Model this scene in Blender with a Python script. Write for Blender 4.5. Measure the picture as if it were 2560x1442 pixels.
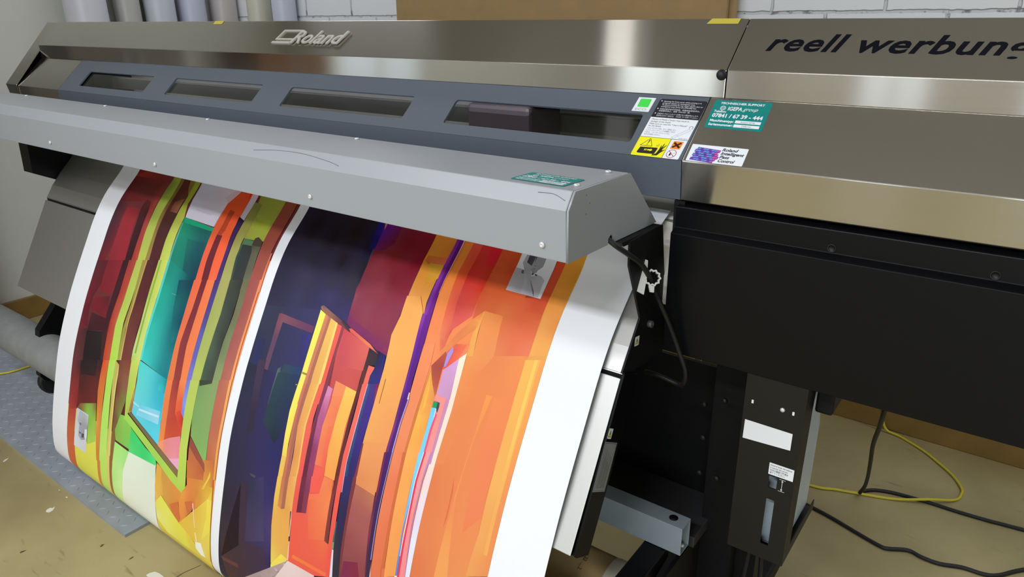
import bpy, bmesh, math, random
from mathutils import Vector, Matrix
random.seed(7)
scene = bpy.context.scene
for o in list(bpy.data.objects):
    bpy.data.objects.remove(o, do_unlink=True)
COL = scene.collection
H = 1.306                       # lens height above the floor; shapes below give z relative to the lens unless they say so

# ------------------------------------------------------------------ camera
cam_d = bpy.data.cameras.new('camera')
cam = bpy.data.objects.new('camera', cam_d)
COL.objects.link(cam)
cam_d.sensor_width = 36.0
cam_d.lens = 36.0 * 1791.7 / 2560.0
cam_d.clip_start = 0.02
ax_x = Vector((0.80279594, 0.59613409, -0.01195051))
ax_y = -Vector((0.20588215, -0.29595389, -0.93275068))
ax_z = -Vector((-0.55958129, 0.74634807, -0.36032395))
cam.matrix_world = Matrix(((ax_x.x, ax_y.x, ax_z.x, 0), (ax_x.y, ax_y.y, ax_z.y, 0), (ax_x.z, ax_y.z, ax_z.z, H), (0, 0, 0, 1)))
scene.camera = cam

# ------------------------------------------------------------------ exposure, world, lamps
scene.view_settings.view_transform = 'Standard'
scene.view_settings.look = 'None'
scene.view_settings.exposure = 0.12
scene.view_settings.gamma = 1.0
scene.view_settings.use_curve_mapping = False
world = bpy.data.worlds.new('daylight')
scene.world = world
world.use_nodes = True
bgn = world.node_tree.nodes['Background']
bgn.inputs[0].default_value = (0.80, 0.92, 1.0, 1)
bgn.inputs[1].default_value = 0.5

def area(name, loc, size, energy, color, target=None, rot=None, portal=False):
    d = bpy.data.lights.new(name, 'AREA')
    d.shape = 'RECTANGLE'; d.size, d.size_y = size
    d.energy = energy; d.color = color
    o = bpy.data.objects.new(name, d); COL.objects.link(o)
    o.location = loc
    if rot: o.rotation_euler = rot
    if portal: d.cycles.is_portal = True
    return o

CEIL = 2.75
FRONT, RIGHT, LEFT, BACK = -3.6, 3.2, -3.66, 2.39
LAMP = (0.93, 0.96, 1.04)
# fluorescent fittings on the ceiling, the last one added to brighten the left wall: (x, y, size x, size y, watts)
FITTINGS = [(-1.42, 0.9, 0.11, 1.2, 0.30), (-0.55, -1.35, 1.5, 0.30, 64.0), (-1.9, -0.5, 1.3, 0.30, 21.0), (1.0, 1.95, 1.6, 0.24, 12.0), (-2.75, -1.9, 1.2, 0.30, 8.0), (-3.0, 1.95, 0.9, 0.4, 5.0)]
for i, (fx, fy, sx, sy, w) in enumerate(FITTINGS):
    area('ceiling_lamp', (fx, fy, CEIL - 0.085), (sx, sy), w, LAMP)
# windows, the last one added out of view for low frontal light: (wall, from, to, sill, head)
WINDOWS = [('left', -1.62, -0.78, 0.45, 2.2), ('front', -3.25, -2.25, 0.45, 2.3), ('front', -1.25, -0.72, 0.3, 2.25), ('front', -0.18, 0.45, 0.45, 2.25), ('front', 0.9, 2.7, 0.45, 2.3)]
for wl, a, b, s, t in WINDOWS:
    m, zc, w, h = (a + b) / 2, (s + t) / 2, b - a, t - s
    if wl == 'left':
        area('window_daylight', (LEFT - 0.05, m, zc), (h, w), 3.6, (0.80, 0.90, 1.0), rot=(0, -math.pi / 2, 0))
    else:
        area('window_daylight', (m, FRONT - 0.05, zc), (w, h), (34.0 if a > .5 else 12.0 if a > -.5 else 7.0 if a > -2 else 14.0) * w, (0.86, 0.94, 1.0), rot=(math.pi / 2, 0, 0))
# fill light added under the printer cover to brighten the platen behind the windows
area('cover_fill_light', (-1.75, 1.20, H - .145), (1.6, .03), 0.5, (0.95, 0.97, 1.0), rot=(math.radians(20), 0, 0))
# ------------------------------------------------------------------ materials
def lin(c):
    return tuple((v / 255 / 12.92) if v / 255 <= .04045 else ((v / 255 + .055) / 1.055) ** 2.4 for v in c)
MATS = {}
def mat(name, rgb, rough=.5, metal=0.0, spec=.5, noise=0.0, nscale=40.0, bump=0.0, coat=0.0):
    if name in MATS: return MATS[name]
    m = bpy.data.materials.new(name); m.use_nodes = True
    nt = m.node_tree; b = nt.nodes['Principled BSDF']
    col = (*lin(rgb), 1)
    b.inputs['Base Color'].default_value = col
    b.inputs['Roughness'].default_value = rough
    b.inputs['Metallic'].default_value = metal
    b.inputs['Specular IOR Level'].default_value = spec
    b.inputs['Coat Weight'].default_value = coat
    if noise or bump:
        tc = nt.nodes.new('ShaderNodeTexCoord'); nz = nt.nodes.new('ShaderNodeTexNoise')
        nz.inputs['Scale'].default_value = nscale; nz.inputs['Detail'].default_value = 5
        nt.links.new(tc.outputs['Object'], nz.inputs['Vector'])
        if noise:
            r = nt.nodes.new('ShaderNodeValToRGB')
            r.color_ramp.elements[0].position = .3; r.color_ramp.elements[1].position = .7
            r.color_ramp.elements[0].color = (*[c * (1 - noise) for c in col[:3]], 1)
            r.color_ramp.elements[1].color = (*[min(1, c * (1 + noise)) for c in col[:3]], 1)
            nt.links.new(nz.outputs['Fac'], r.inputs['Fac']); nt.links.new(r.outputs['Color'], b.inputs['Base Color'])
        if bump:
            bp = nt.nodes.new('ShaderNodeBump'); bp.inputs['Strength'].default_value = bump; bp.inputs['Distance'].default_value = .002
            nt.links.new(nz.outputs['Fac'], bp.inputs['Height']); nt.links.new(bp.outputs['Normal'], b.inputs['Normal'])
    MATS[name] = m
    return m

def steel_mat(name, rgb, rough, aniso, streak=.02):
    m = mat(name, rgb, rough, 1.0); nt = m.node_tree; b = nt.nodes['Principled BSDF']
    b.inputs['Anisotropic'].default_value = aniso; b.inputs['Anisotropic Rotation'].default_value = .25
    t = nt.nodes.new('ShaderNodeCombineXYZ'); t.inputs[0].default_value = 1.0
    nt.links.new(t.outputs[0], b.inputs['Tangent'])
    tc = nt.nodes.new('ShaderNodeTexCoord'); mp = nt.nodes.new('ShaderNodeMapping'); nz = nt.nodes.new('ShaderNodeTexNoise')
    mp.inputs['Scale'].default_value = (3, 900, 900); nz.inputs['Scale'].default_value = 1; nz.inputs['Detail'].default_value = 3
    nt.links.new(tc.outputs['Object'], mp.inputs['Vector']); nt.links.new(mp.outputs[0], nz.inputs['Vector'])
    r = nt.nodes.new('ShaderNodeMapRange')
    r.inputs['To Min'].default_value = rough - streak; r.inputs['To Max'].default_value = rough + streak
    nt.links.new(nz.outputs['Fac'], r.inputs['Value']); nt.links.new(r.outputs[0], b.inputs['Roughness'])
    return m

STEEL = steel_mat('brushed_steel', (190, 186, 178), .17, 1.0)
GREY = mat('grey_paint', (86, 94, 104), .42, spec=.6)
HOODG = mat('light_grey_paint', (154, 158, 162), .36, spec=.5)
HOODE = HOODG
BLACK = mat('black_paint', (10, 11, 14), .36, spec=.2)
BLACKM = mat('black_matte', (9, 9, 10), .6, spec=.3)
BLACKB = mat('black_box_paint', (25, 23, 20), .5, spec=.35)
RUBBER = mat('black_rubber', (14, 14, 15), .55)
CHROME = mat('bright_screw', (225, 225, 225), .3, .35)
FILM = mat('white_film', (237, 238, 241), .38, spec=.45)
IVORY = mat('white_panel_paint', (226, 226, 220), .45)
PLAT = steel_mat('apron_steel', (205, 205, 201), .46, .3)
CLIPM = mat('white_plastic', (205, 206, 202), .45)
YELC = mat('yellow_cable', (206, 190, 50), .45)
WHITE = mat('label_white', (236, 239, 242), .4)
TEAL = mat('label_teal', (0, 132, 126), .4)
INK = mat('label_black', (22, 22, 34), .45)
NAVY = mat('lettering_black', (12, 12, 22), .6, spec=.1)
LGREEN = mat('label_green', (72, 222, 80), .4)
GREEN2 = mat('label_pale_green', (140, 170, 140), .4)
YEL = mat('label_yellow', (246, 236, 22), .4)
OLIVE = mat('label_olive_black', (34, 34, 10), .4)
ORANGE = mat('label_orange', (238, 140, 48), .4)
BROWN = mat('label_dark_brown', (62, 22, 8), .4)
MAGR = mat('label_red', (170, 40, 70), .4)
LGREY = mat('label_grey', (120, 122, 126), .4)
SILV = mat('label_silver', (150, 154, 158), .4)
DOTB = mat('label_blue', (104, 140, 214), .4)
DOTP = mat('label_purple', (112, 66, 176), .4)
DOTR = mat('label_pink', (206, 84, 160), .4)
BADGE = mat('badge_metal', (196, 192, 182), .38, .25)
BADGED = mat('badge_dark_side', (70, 66, 60), .4, .6)
TAPE = mat('yellow_tape', (196, 182, 72), .5)
BLUEBOX = mat('beam_grey_paint', (142, 154, 160), .42, noise=.06, nscale=18)
CARD = mat('cardboard_core', (178, 150, 102), .7, noise=.08, nscale=25)
MASK = mat('masking_tape', (214, 206, 184), .6)
BUBBLE = mat('foil_tube', (132, 134, 132), .5, noise=.1, nscale=20)
BOTTLE = mat('bottle_plastic', (196, 210, 220), .4, noise=.08, nscale=14)
WOODB = mat('skirting_wood', (132, 103, 48), .5, noise=.15, nscale=9)
MDF = mat('board_brown', (168, 138, 92), .65, noise=.06, nscale=14)
MATR = mat('grey_mat_rubber', (146, 153, 160), .5, noise=.10, nscale=12)
DOORM = mat('door_brown', (112, 74, 36), .5, noise=.12, nscale=7)
FRAMEW = mat('frame_white', (225, 225, 222), .5)
CEILM = mat('ceiling_paint', (186, 184, 178), .8)
WALLP = mat('wall_paint_beige', (205, 200, 190), .8)
FIT = mat('fitting_white', (230, 230, 230), .5)
SPLASH = mat('dried_white_paint', (226, 224, 210), .6)

def glass_mat():
    m = bpy.data.materials.new('tinted_glass'); m.use_nodes = True; nt = m.node_tree
    out = nt.nodes['Material Output']; nt.nodes.remove(nt.nodes['Principled BSDF'])
    tr = nt.nodes.new('ShaderNodeBsdfTransparent'); tr.inputs[0].default_value = (.85, .85, .83, 1)
    gl = nt.nodes.new('ShaderNodeBsdfGlossy'); gl.inputs['Roughness'].default_value = .05
    fr = nt.nodes.new('ShaderNodeFresnel'); fr.inputs[0].default_value = 1.45
    mx = nt.nodes.new('ShaderNodeMixShader')
    nt.links.new(fr.outputs[0], mx.inputs[0]); nt.links.new(tr.outputs[0], mx.inputs[1]); nt.links.new(gl.outputs[0], mx.inputs[2])
    nt.links.new(mx.outputs[0], out.inputs[0]); return m
GLASS = glass_mat()
def pane_mat():
    m = bpy.data.materials.new('window_glass'); m.use_nodes = True; nt = m.node_tree
    out = nt.nodes['Material Output']; nt.nodes.remove(nt.nodes['Principled BSDF'])
    tr = nt.nodes.new('ShaderNodeBsdfTransparent'); tr.inputs[0].default_value = (.96, .97, .97, 1)
    gl = nt.nodes.new('ShaderNodeBsdfGlossy'); gl.inputs['Roughness'].default_value = .02
    fr = nt.nodes.new('ShaderNodeFresnel'); mx = nt.nodes.new('ShaderNodeMixShader')
    nt.links.new(fr.outputs[0], mx.inputs[0]); nt.links.new(tr.outputs[0], mx.inputs[1]); nt.links.new(gl.outputs[0], mx.inputs[2])
    nt.links.new(mx.outputs[0], out.inputs[0]); return m
PANE = pane_mat()
DIFFUSER = bpy.data.materials.new('lit_diffuser'); DIFFUSER.use_nodes = True
_b = DIFFUSER.node_tree.nodes['Principled BSDF']
_b.inputs['Emission Color'].default_value = (1, .96, .9, 1); _b.inputs['Emission Strength'].default_value = 0.6

def brick_mat(name, rgb, strength, x0, z0, axis):
    m = mat(name, rgb, .6); nt = m.node_tree; b = nt.nodes['Principled BSDF']
    tc = nt.nodes.new('ShaderNodeTexCoord'); sp = nt.nodes.new('ShaderNodeSeparateXYZ'); cb = nt.nodes.new('ShaderNodeCombineXYZ')
    nt.links.new(tc.outputs['Object'], sp.inputs[0])
    for src, i, off in ((axis, 0, x0), (2, 1, z0)):
        a = nt.nodes.new('ShaderNodeMath'); a.operation = 'SUBTRACT'; a.inputs[1].default_value = off
        nt.links.new(sp.outputs[src], a.inputs[0]); nt.links.new(a.outputs[0], cb.inputs[i])
    nz = nt.nodes.new('ShaderNodeTexNoise'); nz.inputs['Scale'].default_value = 28; nz.inputs['Detail'].default_value = 6
    nt.links.new(tc.outputs['Object'], nz.inputs['Vector'])
    mx = nt.nodes.new('ShaderNodeMix'); mx.data_type = 'VECTOR'; mx.inputs['Factor'].default_value = .010
    nt.links.new(cb.outputs[0], mx.inputs['A']); nt.links.new(nz.outputs['Color'], mx.inputs['B'])
    br = nt.nodes.new('ShaderNodeTexBrick')
    br.inputs['Scale'].default_value = 1; br.inputs['Brick Width'].default_value = .3165; br.inputs['Row Height'].default_value = .125
    br.inputs['Mortar Size'].default_value = .006; br.inputs['Mortar Smooth'].default_value = .6
    c = lin(rgb)
    br.inputs['Color1'].default_value = (*c, 1); br.inputs['Color2'].default_value = (*[v * .97 for v in c], 1)
    br.inputs['Mortar'].default_value = (*[v * (1 - .22 * strength) for v in c], 1)
    nt.links.new(mx.outputs['Result'], br.inputs['Vector'])
    # chips along the joints, where the paint has broken away
    n2 = nt.nodes.new('ShaderNodeTexNoise'); n2.inputs['Scale'].default_value = 45; n2.inputs['Detail'].default_value = 4
    nt.links.new(tc.outputs['Object'], n2.inputs['Vector'])
    th = nt.nodes.new('ShaderNodeMapRange'); th.inputs['From Min'].default_value = .56; th.inputs['From Max'].default_value = .66
    nt.links.new(n2.outputs['Fac'], th.inputs['Value'])
    mu = nt.nodes.new('ShaderNodeMath'); mu.operation = 'MULTIPLY'
    nt.links.new(th.outputs[0], mu.inputs[0]); nt.links.new(br.outputs['Fac'], mu.inputs[1])
    m2 = nt.nodes.new('ShaderNodeMath'); m2.operation = 'MULTIPLY'; m2.inputs[1].default_value = .8 * strength
    nt.links.new(mu.outputs[0], m2.inputs[0])
    cm = nt.nodes.new('ShaderNodeMix'); cm.data_type = 'RGBA'; cm.inputs['B'].default_value = (.12, .12, .16, 1)
    nt.links.new(m2.outputs[0], cm.inputs['Factor']); nt.links.new(br.outputs['Color'], cm.inputs['A'])
    nt.links.new(cm.outputs['Result'], b.inputs['Base Color'])
    bp = nt.nodes.new('ShaderNodeBump'); bp.inputs['Strength'].default_value = .7 * strength; bp.inputs['Distance'].default_value = .008; bp.invert = True
    nt.links.new(br.outputs['Fac'], bp.inputs['Height']); nt.links.new(bp.outputs['Normal'], b.inputs['Normal'])
    return m
WALLB = brick_mat('white_painted_brick', (240, 242, 245), 1.0, -.856 + .158, 1.301 - .003, 0)
WALLL = brick_mat('grey_painted_brick', (212, 214, 206), .05, 0.05, 1.18, 1)

def floor_mat():
    m = mat('tan_floor', (166, 152, 108), .45); nt = m.node_tree; b = nt.nodes['Principled BSDF']
    tc = nt.nodes.new('ShaderNodeTexCoord')
    def noise(scale, sx, sy, det=5):
        mp = nt.nodes.new('ShaderNodeMapping'); mp.inputs['Scale'].default_value = (sx, sy, 1)
        n = nt.nodes.new('ShaderNodeTexNoise'); n.inputs['Scale'].default_value = scale; n.inputs['Detail'].default_value = det
        nt.links.new(tc.outputs['Object'], mp.inputs[0]); nt.links.new(mp.outputs[0], n.inputs['Vector']); return n
    a = noise(3.0, 1, 1)
    r = nt.nodes.new('ShaderNodeValToRGB'); e = r.color_ramp.elements
    e[0].position, e[0].color = .35, (*lin((152, 138, 96)), 1); e[1].position, e[1].color = .68, (*lin((176, 163, 118)), 1)
    nt.links.new(a.outputs['Fac'], r.inputs['Fac'])
    s = noise(9.0, 1.0, 5.0, 6)
    t = nt.nodes.new('ShaderNodeMapRange'); t.inputs['From Min'].default_value = .64; t.inputs['From Max'].default_value = .74; t.inputs['To Max'].default_value = .55
    nt.links.new(s.outputs['Fac'], t.inputs['Value'])
    mx = nt.nodes.new('ShaderNodeMix'); mx.data_type = 'RGBA'; mx.inputs['B'].default_value = (*lin((100, 88, 58)), 1)
    nt.links.new(t.outputs[0], mx.inputs['Factor']); nt.links.new(r.outputs[0], mx.inputs['A'])
    nt.links.new(mx.outputs['Result'], b.inputs['Base Color'])
    return m
FLOORM = floor_mat()

# ------------------------------------------------------------------ mesh helpers
def quad(bm, pts):
    return bm.faces.new([bm.verts.new(p) for p in pts])
def box(bm, x0, x1, y0, y1, z0, z1):
    v = [bm.verts.new((x, y, z)) for x in (x0, x1) for y in (y0, y1) for z in (z0, z1)]
    for f in ((0, 1, 3, 2), (4, 6, 7, 5), (0, 4, 5, 1), (2, 3, 7, 6), (0, 2, 6, 4), (1, 5, 7, 3)):
        bm.faces.new([v[i] for i in f])
def prism(bm, prof, x0, x1):
    """closed outline of (y, z) points run from x0 to x1"""
    a = [bm.verts.new((x0, y, z)) for y, z in prof]; b = [bm.verts.new((x1, y, z)) for y, z in prof]
    n = len(prof)
    for i in range(n):
        bm.faces.new((a[i], a[(i + 1) % n], b[(i + 1) % n], b[i]))
    bm.faces.new(a); bm.faces.new(b[::-1])
def sheet(bm, prof, x0, x1, t):
    """open outline of (y, z) points bent from sheet of thickness t (t to the right of the walk)"""
    pts = [Vector(p) for p in prof]; off = []
    for i, p in enumerate(pts):
        d = Vector((0, 0))
        ns = []
        if i > 0: e = (pts[i] - pts[i - 1]).normalized(); ns.append(Vector((e.y, -e.x)))
        if i < len(pts) - 1: e = (pts[i + 1] - pts[i]).normalized(); ns.append(Vector((e.y, -e.x)))
        if len(ns) == 2:
            d = ns[0] + ns[1]; d = d / max(.3, d.length_squared) * 2 * 1.0
        else: d = ns[0]
        off.append(p + d * t)
    prism(bm, [tuple(p) for p in pts] + [tuple(p) for p in reversed(off)], x0, x1)
def tube(bm, pts, r, seg=10, smooth=6, cap=True):
    P = [Vector(p) for p in pts]
    if smooth > 1 and len(P) > 2:
        Q = [P[0] * 2 - P[1]] + P + [P[-1] * 2 - P[-2]]; out = []
        for i in range(1, len(Q) - 2):
            a, b, c, d = Q[i - 1:i + 3]
            for k in range(smooth):
                t = k / smooth
                out.append(.5 * ((2 * b) + (c - a) * t + (2 * a - 5 * b + 4 * c - d) * t * t + (3 * b - a - 3 * c + d) * t ** 3))
        P = out + [P[-1]]
    rings = []; up = Vector((0.31, 0.17, 0.93)).normalized()
    for i, p in enumerate(P):
        t = (P[min(i + 1, len(P) - 1)] - P[max(i - 1, 0)]).normalized()
        s = t.cross(up)
        if s.length < 1e-4: s = t.cross(Vector((1, 0, 0)))
        s.normalize(); u = s.cross(t)
        rings.append([bm.verts.new(p + (s * math.cos(2 * math.pi * k / seg) + u * math.sin(2 * math.pi * k / seg)) * r) for k in range(seg)])
    for a, b in zip(rings, rings[1:]):
        for k in range(seg):
            f = bm.faces.new((a[k], a[(k + 1) % seg], b[(k + 1) % seg], b[k])); f.smooth = True
    if cap:
        bm.faces.new(rings[0][::-1]); bm.faces.new(rings[-1])
def lathe(bm, prof, c, axis='z', seg=24):
    """prof: (radius, height) along the axis through c"""
    rings = []
    for r, h in prof:
        ring = []
        for k in range(seg):
            a = 2 * math.pi * k / seg; q = (r * math.cos(a), r * math.sin(a))
            if axis == 'z': p = (c[0] + q[0], c[1] + q[1], c[2] + h)
            elif axis == 'x': p = (c[0] + h, c[1] + q[0], c[2] + q[1])
            else: p = (c[0] + q[0], c[1] + h, c[2] + q[1])
            ring.append(bm.verts.new(p))
        rings.append(ring)
    for a, b in zip(rings, rings[1:]):
        for k in range(seg):
            f = bm.faces.new((a[k], a[(k + 1) % seg], b[(k + 1) % seg], b[k])); f.smooth = True
    if prof[0][0] > 1e-6: bm.faces.new(rings[0][::-1])
    if prof[-1][0] > 1e-6: bm.faces.new(rings[-1])
def rrect(x0, y0, x1, y1, r, n=5):
    out = []
    for cx, cy, a0 in ((x1 - r, y0 + r, -90), (x1 - r, y1 - r, 0), (x0 + r, y1 - r, 90), (x0 + r, y0 + r, 180)):
        for k in range(n + 1):
            a = math.radians(a0 + 90 * k / n); out.append((cx + r * math.cos(a), cy + r * math.sin(a)))
    return out
def circ(cx, cy, r, n=20):
    return [(cx + r * math.cos(2 * math.pi * k / n), cy + r * math.sin(2 * math.pi * k / n)) for k in range(n)]

def plate_with_holes(outer, holes, t):
    """flat plate in local xy, thickness t along z, cut by holes; returns a bmesh"""
    cu = bpy.data.curves.new('plate', 'CURVE'); cu.dimensions = '2D'; cu.fill_mode = 'BOTH'; cu.extrude = t / 2
    for poly in [outer] + list(holes):
        s = cu.splines.new('POLY'); s.points.add(len(poly) - 1); s.use_cyclic_u = True
        for p, q in zip(s.points, poly): p.co = (q[0], q[1], 0, 1)
    o = bpy.data.objects.new('plate', cu); COL.objects.link(o)
    me = bpy.data.meshes.new_from_object(o.evaluated_get(bpy.context.evaluated_depsgraph_get()))
    bm = bmesh.new(); bm.from_mesh(me)
    bpy.data.objects.remove(o); bpy.data.curves.remove(cu); bpy.data.meshes.remove(me)
    bmesh.ops.recalc_face_normals(bm, faces=bm.faces)
    return bm
def to_frame(bm, o, u, v):
    u, v = Vector(u).normalized(), Vector(v).normalized(); n = u.cross(v)
    bm.transform(Matrix(((u.x, v.x, n.x, o[0]), (u.y, v.y, n.y, o[1]), (u.z, v.z, n.z, o[2]), (0, 0, 0, 1))))
    return bm
TEXTS = {}
def text_mesh(body, extrude=0.0, bold=0.0, shear=0.0, res=3, spacing=1.0):
    key = (body, extrude, bold, shear, res, spacing)
    if key in TEXTS: return TEXTS[key]
    cu = bpy.data.curves.new('text', 'FONT'); cu.body = body; cu.extrude = extrude; cu.offset = bold; cu.shear = shear
    cu.resolution_u = res; cu.size = 1.0; cu.space_character = spacing
    o = bpy.data.objects.new('text', cu); COL.objects.link(o)
    me = bpy.data.meshes.new_from_object(o.evaluated_get(bpy.context.evaluated_depsgraph_get()))
    v = [tuple(q.co) for q in me.vertices]; f = [tuple(p.vertices) for p in me.polygons]
    bpy.data.objects.remove(o); bpy.data.curves.remove(cu); bpy.data.meshes.remove(me)
    TEXTS[key] = (v, f); return v, f

WORLD = {}
def finish(bm, name, mats, parent=None, rel=True, recalc=True, bevel=0.0, smooth=False):
    """link the bmesh as one object; shapes are drawn relative to the lens and dropped to the floor datum here"""
    if recalc: bmesh.ops.recalc_face_normals(bm, faces=bm.faces)
    off = Vector((0, 0, H)) if rel else Vector((0, 0, 0))
    org = Vector((0, 0, 0))
    if parent is not None: org = WORLD[parent.name]
    else:
        xs = [v.co + off for v in bm.verts]
        org = Vector(((min(p.x for p in xs) + max(p.x for p in xs)) / 2, (min(p.y for p in xs) + max(p.y for p in xs)) / 2, min(p.z for p in xs)))
    for v in bm.verts: v.co += off - org
    me = bpy.data.meshes.new(name); bm.to_mesh(me); bm.free()
    for m in (mats if isinstance(mats, (list, tuple)) else [mats]): me.materials.append(m)
    if smooth: me.shade_smooth()
    o = bpy.data.objects.new(name, me); COL.objects.link(o)
    if parent is not None:
        o.parent = parent; WORLD[o.name] = org
    else:
        o.location = org; WORLD[o.name] = org
    if bevel:
        md = o.modifiers.new('bevel', 'BEVEL'); md.width = bevel; md.segments = 2; md.limit_method = 'ANGLE'; md.angle_limit = math.radians(40)
    return o
def empty(name, loc):
    o = bpy.data.objects.new(name, None); COL.objects.link(o); o.location = loc; o.empty_display_size = .1
    WORLD[o.name] = Vector(loc); return o
def tag(o, label=None, cat=None, group=None, kind=None):
    if label: o['label'] = label
    if cat: o['category'] = cat
    if group: o['group'] = group
    if kind: o['kind'] = kind
    return o
def B(): return bmesh.new()

class Decal:
    """printed label or lettering: flat shapes in millimetres on a frame (origin, u, v), stacked in hair-thin layers"""
    def __init__(s, o, u, v):
        s.bm = bmesh.new(); s.mats = []; s.o, s.u, s.v = o, u, v
    def mi(s, m):
        if m not in s.mats: s.mats.append(m)
        return s.mats.index(m)
    def poly(s, pts, m, z, t=0.0):
        i = s.mi(m); zz = z * .05
        vs = [s.bm.verts.new((x, y, zz)) for x, y in pts]
        f = s.bm.faces.new(vs); f.material_index = i
        if t:
            lo = [s.bm.verts.new((x, y, zz - t)) for x, y in pts]; n = len(pts)
            for k in range(n):
                g = s.bm.faces.new((vs[k], lo[k], lo[(k + 1) % n], vs[(k + 1) % n])); g.material_index = i
        return f
    def line(s, pts, w, m, z):
        for (ax, ay), (bx, by) in zip(pts, pts[1:]):
            d = Vector((bx - ax, by - ay)); d.normalize(); n = Vector((-d.y, d.x)) * w / 2
            s.poly([(ax + n.x, ay + n.y), (bx + n.x, by + n.y), (bx - n.x, by - n.y), (ax - n.x, ay - n.y)], m, z)
    def ring(s, cx, cy, r, w, m, z, n=28):
        a, b = circ(cx, cy, r, n), circ(cx, cy, r - w, n)
        for k in range(n): s.poly([a[k], a[(k + 1) % n], b[(k + 1) % n], b[k]], m, z)
    def text(s, body, x, y, h, m, z, w=None, bold=0.0, shear=0.0, extrude=0.0, align='l', spacing=1.0, upto=None):
        """x, y = left end of the base line; h = nominal size; w = fitted width"""
        v, f = text_mesh(body, extrude, bold, shear, spacing=spacing)
        if not v: return
        x0, x1 = min(p[0] for p in v), max(p[0] for p in v)
        sx = (w / (x1 - x0)) if w else h
        if align == 'c': x -= (x1 - x0) * sx / 2
        i = s.mi(m); zz = z * .05
        vs = [s.bm.verts.new((x + (p[0] - x0) * sx, y + p[1] * h, zz + p[2] * h)) for p in v]
        for q in f:
            try: g = s.bm.faces.new([vs[k] for k in q]); g.material_index = i
            except ValueError: pass
    def build(s, name, parent):
        s.bm.transform(Matrix.Scale(.001, 4)); to_frame(s.bm, s.o, s.u, s.v)
        return finish(s.bm, name, s.mats, parent, recalc=False)

# ------------------------------------------------------------------ the room
def struct(bm, name, m, rel=False, **k):
    o = finish(bm, name, m, rel=rel, **k); o['kind'] = 'structure'; return o
b = B(); box(b, LEFT - .2, RIGHT + .2, FRONT - .2, BACK + .2, -.12, 0); flo = struct(b, 'floor', FLOORM)
b = B(); box(b, LEFT - .2, RIGHT + .2, FRONT - .2, BACK + .2, CEIL, CEIL + .12); struct(b, 'ceiling', CEILM)
b = B(); box(b, LEFT, RIGHT, BACK, BACK + .2, 0, CEIL); struct(b, 'wall_back', WALLB)
b = B(); box(b, RIGHT, RIGHT + .2, FRONT, BACK, 0, CEIL); struct(b, 'wall_right', WALLP)
def wall_with_openings(name, m, along, a0, a1, pos, thick, wins):
    b = B(); cuts = sorted(wins); edges = [a0]
    def put(p0, p1, z0, z1):
        if along == 'y': box(b, pos, pos + thick, p0, p1, z0, z1)
        else: box(b, p0, p1, pos, pos + thick, z0, z1)
    cur = a0
    for w0, w1, s, t in cuts:
        put(cur, w0, 0, CEIL); put(w0, w1, 0, s); put(w0, w1, t, CEIL); cur = w1
    put(cur, a1, 0, CEIL)
    return struct(b, name, m)
wall_with_openings('wall_left', WALLL, 'y', FRONT, BACK, LEFT - .2, .2, [(a, c, s, t) for wl, a, c, s, t in WINDOWS if wl == 'left'])
wall_with_openings('wall_front', WALLP, 'x', LEFT, RIGHT, FRONT - .2, .2, [(a, c, s, t) for wl, a, c, s, t in WINDOWS if wl == 'front'])
for i, (wl, a, c, s, t) in enumerate(WINDOWS):
    fr, pn = B(), B()
    for p0, p1, z0, z1 in ((a, a + .05, s, t), (c - .05, c, s, t), (a + .05, c - .05, s, s + .05), (a + .05, c - .05, t - .05, t), ((a + c) / 2 - .02, (a + c) / 2 + .02, s + .05, t - .05)):
        if wl == 'left': box(fr, LEFT - .08, LEFT - .03, p0, p1, z0, z1)
        else: box(fr, p0, p1, FRONT - .08, FRONT - .03, z0, z1)
    if wl == 'left': quad(pn, [(LEFT - .045, a + .05, s + .05), (LEFT - .045, c - .05, s + .05), (LEFT - .045, c - .05, t - .05), (LEFT - .045, a + .05, t - .05)])
    else: quad(pn, [(a + .05, FRONT - .045, s + .05), (c - .05, FRONT - .045, s + .05), (c - .05, FRONT - .045, t - .05), (a + .05, FRONT - .045, t - .05)])
    w = struct(fr, 'window_%d' % (i + 1), FRAMEW); finish(pn, 'window_pane', PANE, w, rel=False, recalc=False)
def cupboard(y0, y1, dp, h, m, lab, name):  # unseen cupboards, put in so the steel band mirrors brown and dark shapes
    r = empty(name, (LEFT + dp / 2, (y0 + y1) / 2, 0)); tag(r, lab, 'cupboard')
    b = B(); box(b, LEFT + .003, LEFT + dp, y0, y1, .06, h); finish(b, 'carcass', m, r, rel=False, bevel=.003)
    b = B(); box(b, LEFT + .02, LEFT + dp - .03, y0 + .01, y1 - .01, 0, .06); finish(b, 'plinth', BLACKM, r, rel=False)
    for k in (0, 1):
        ym = (y0 + y1) / 2; a, c = (y0 + .003, ym - .0015) if k == 0 else (ym + .0015, y1 - .003)
        b = B(); box(b, LEFT + dp, LEFT + dp + .018, a, c, .065, h - .003); dd = finish(b, 'door', m, r, rel=False, bevel=.002)
        yh = c - .03 if k == 0 else a + .03
        b = B(); tube(b, [(LEFT + dp + .018, yh, 1.0), (LEFT + dp + .045, yh, 1.0), (LEFT + dp + .045, yh, 1.15), (LEFT + dp + .018, yh, 1.15)], .005, 8, 1); finish(b, 'handle', CHROME, dd, rel=False)
cupboard(-.48, -.02, .30, 1.95, DOORM, 'brown cupboard added out of view for its reflection in the steel', 'brown_reflection_cupboard')
cupboard(.34, .86, .25, 1.9, mat('cupboard_dark_grey', (112, 108, 100), .5), 'dark grey cupboard added out of view for its reflection in the steel', 'grey_reflection_cupboard')
b = B(); box(b, LEFT + .001, RIGHT, BACK - .018, BACK - .001, 0, .10); struct(b, 'baseboard_back', WOODB, bevel=.003)
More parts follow.
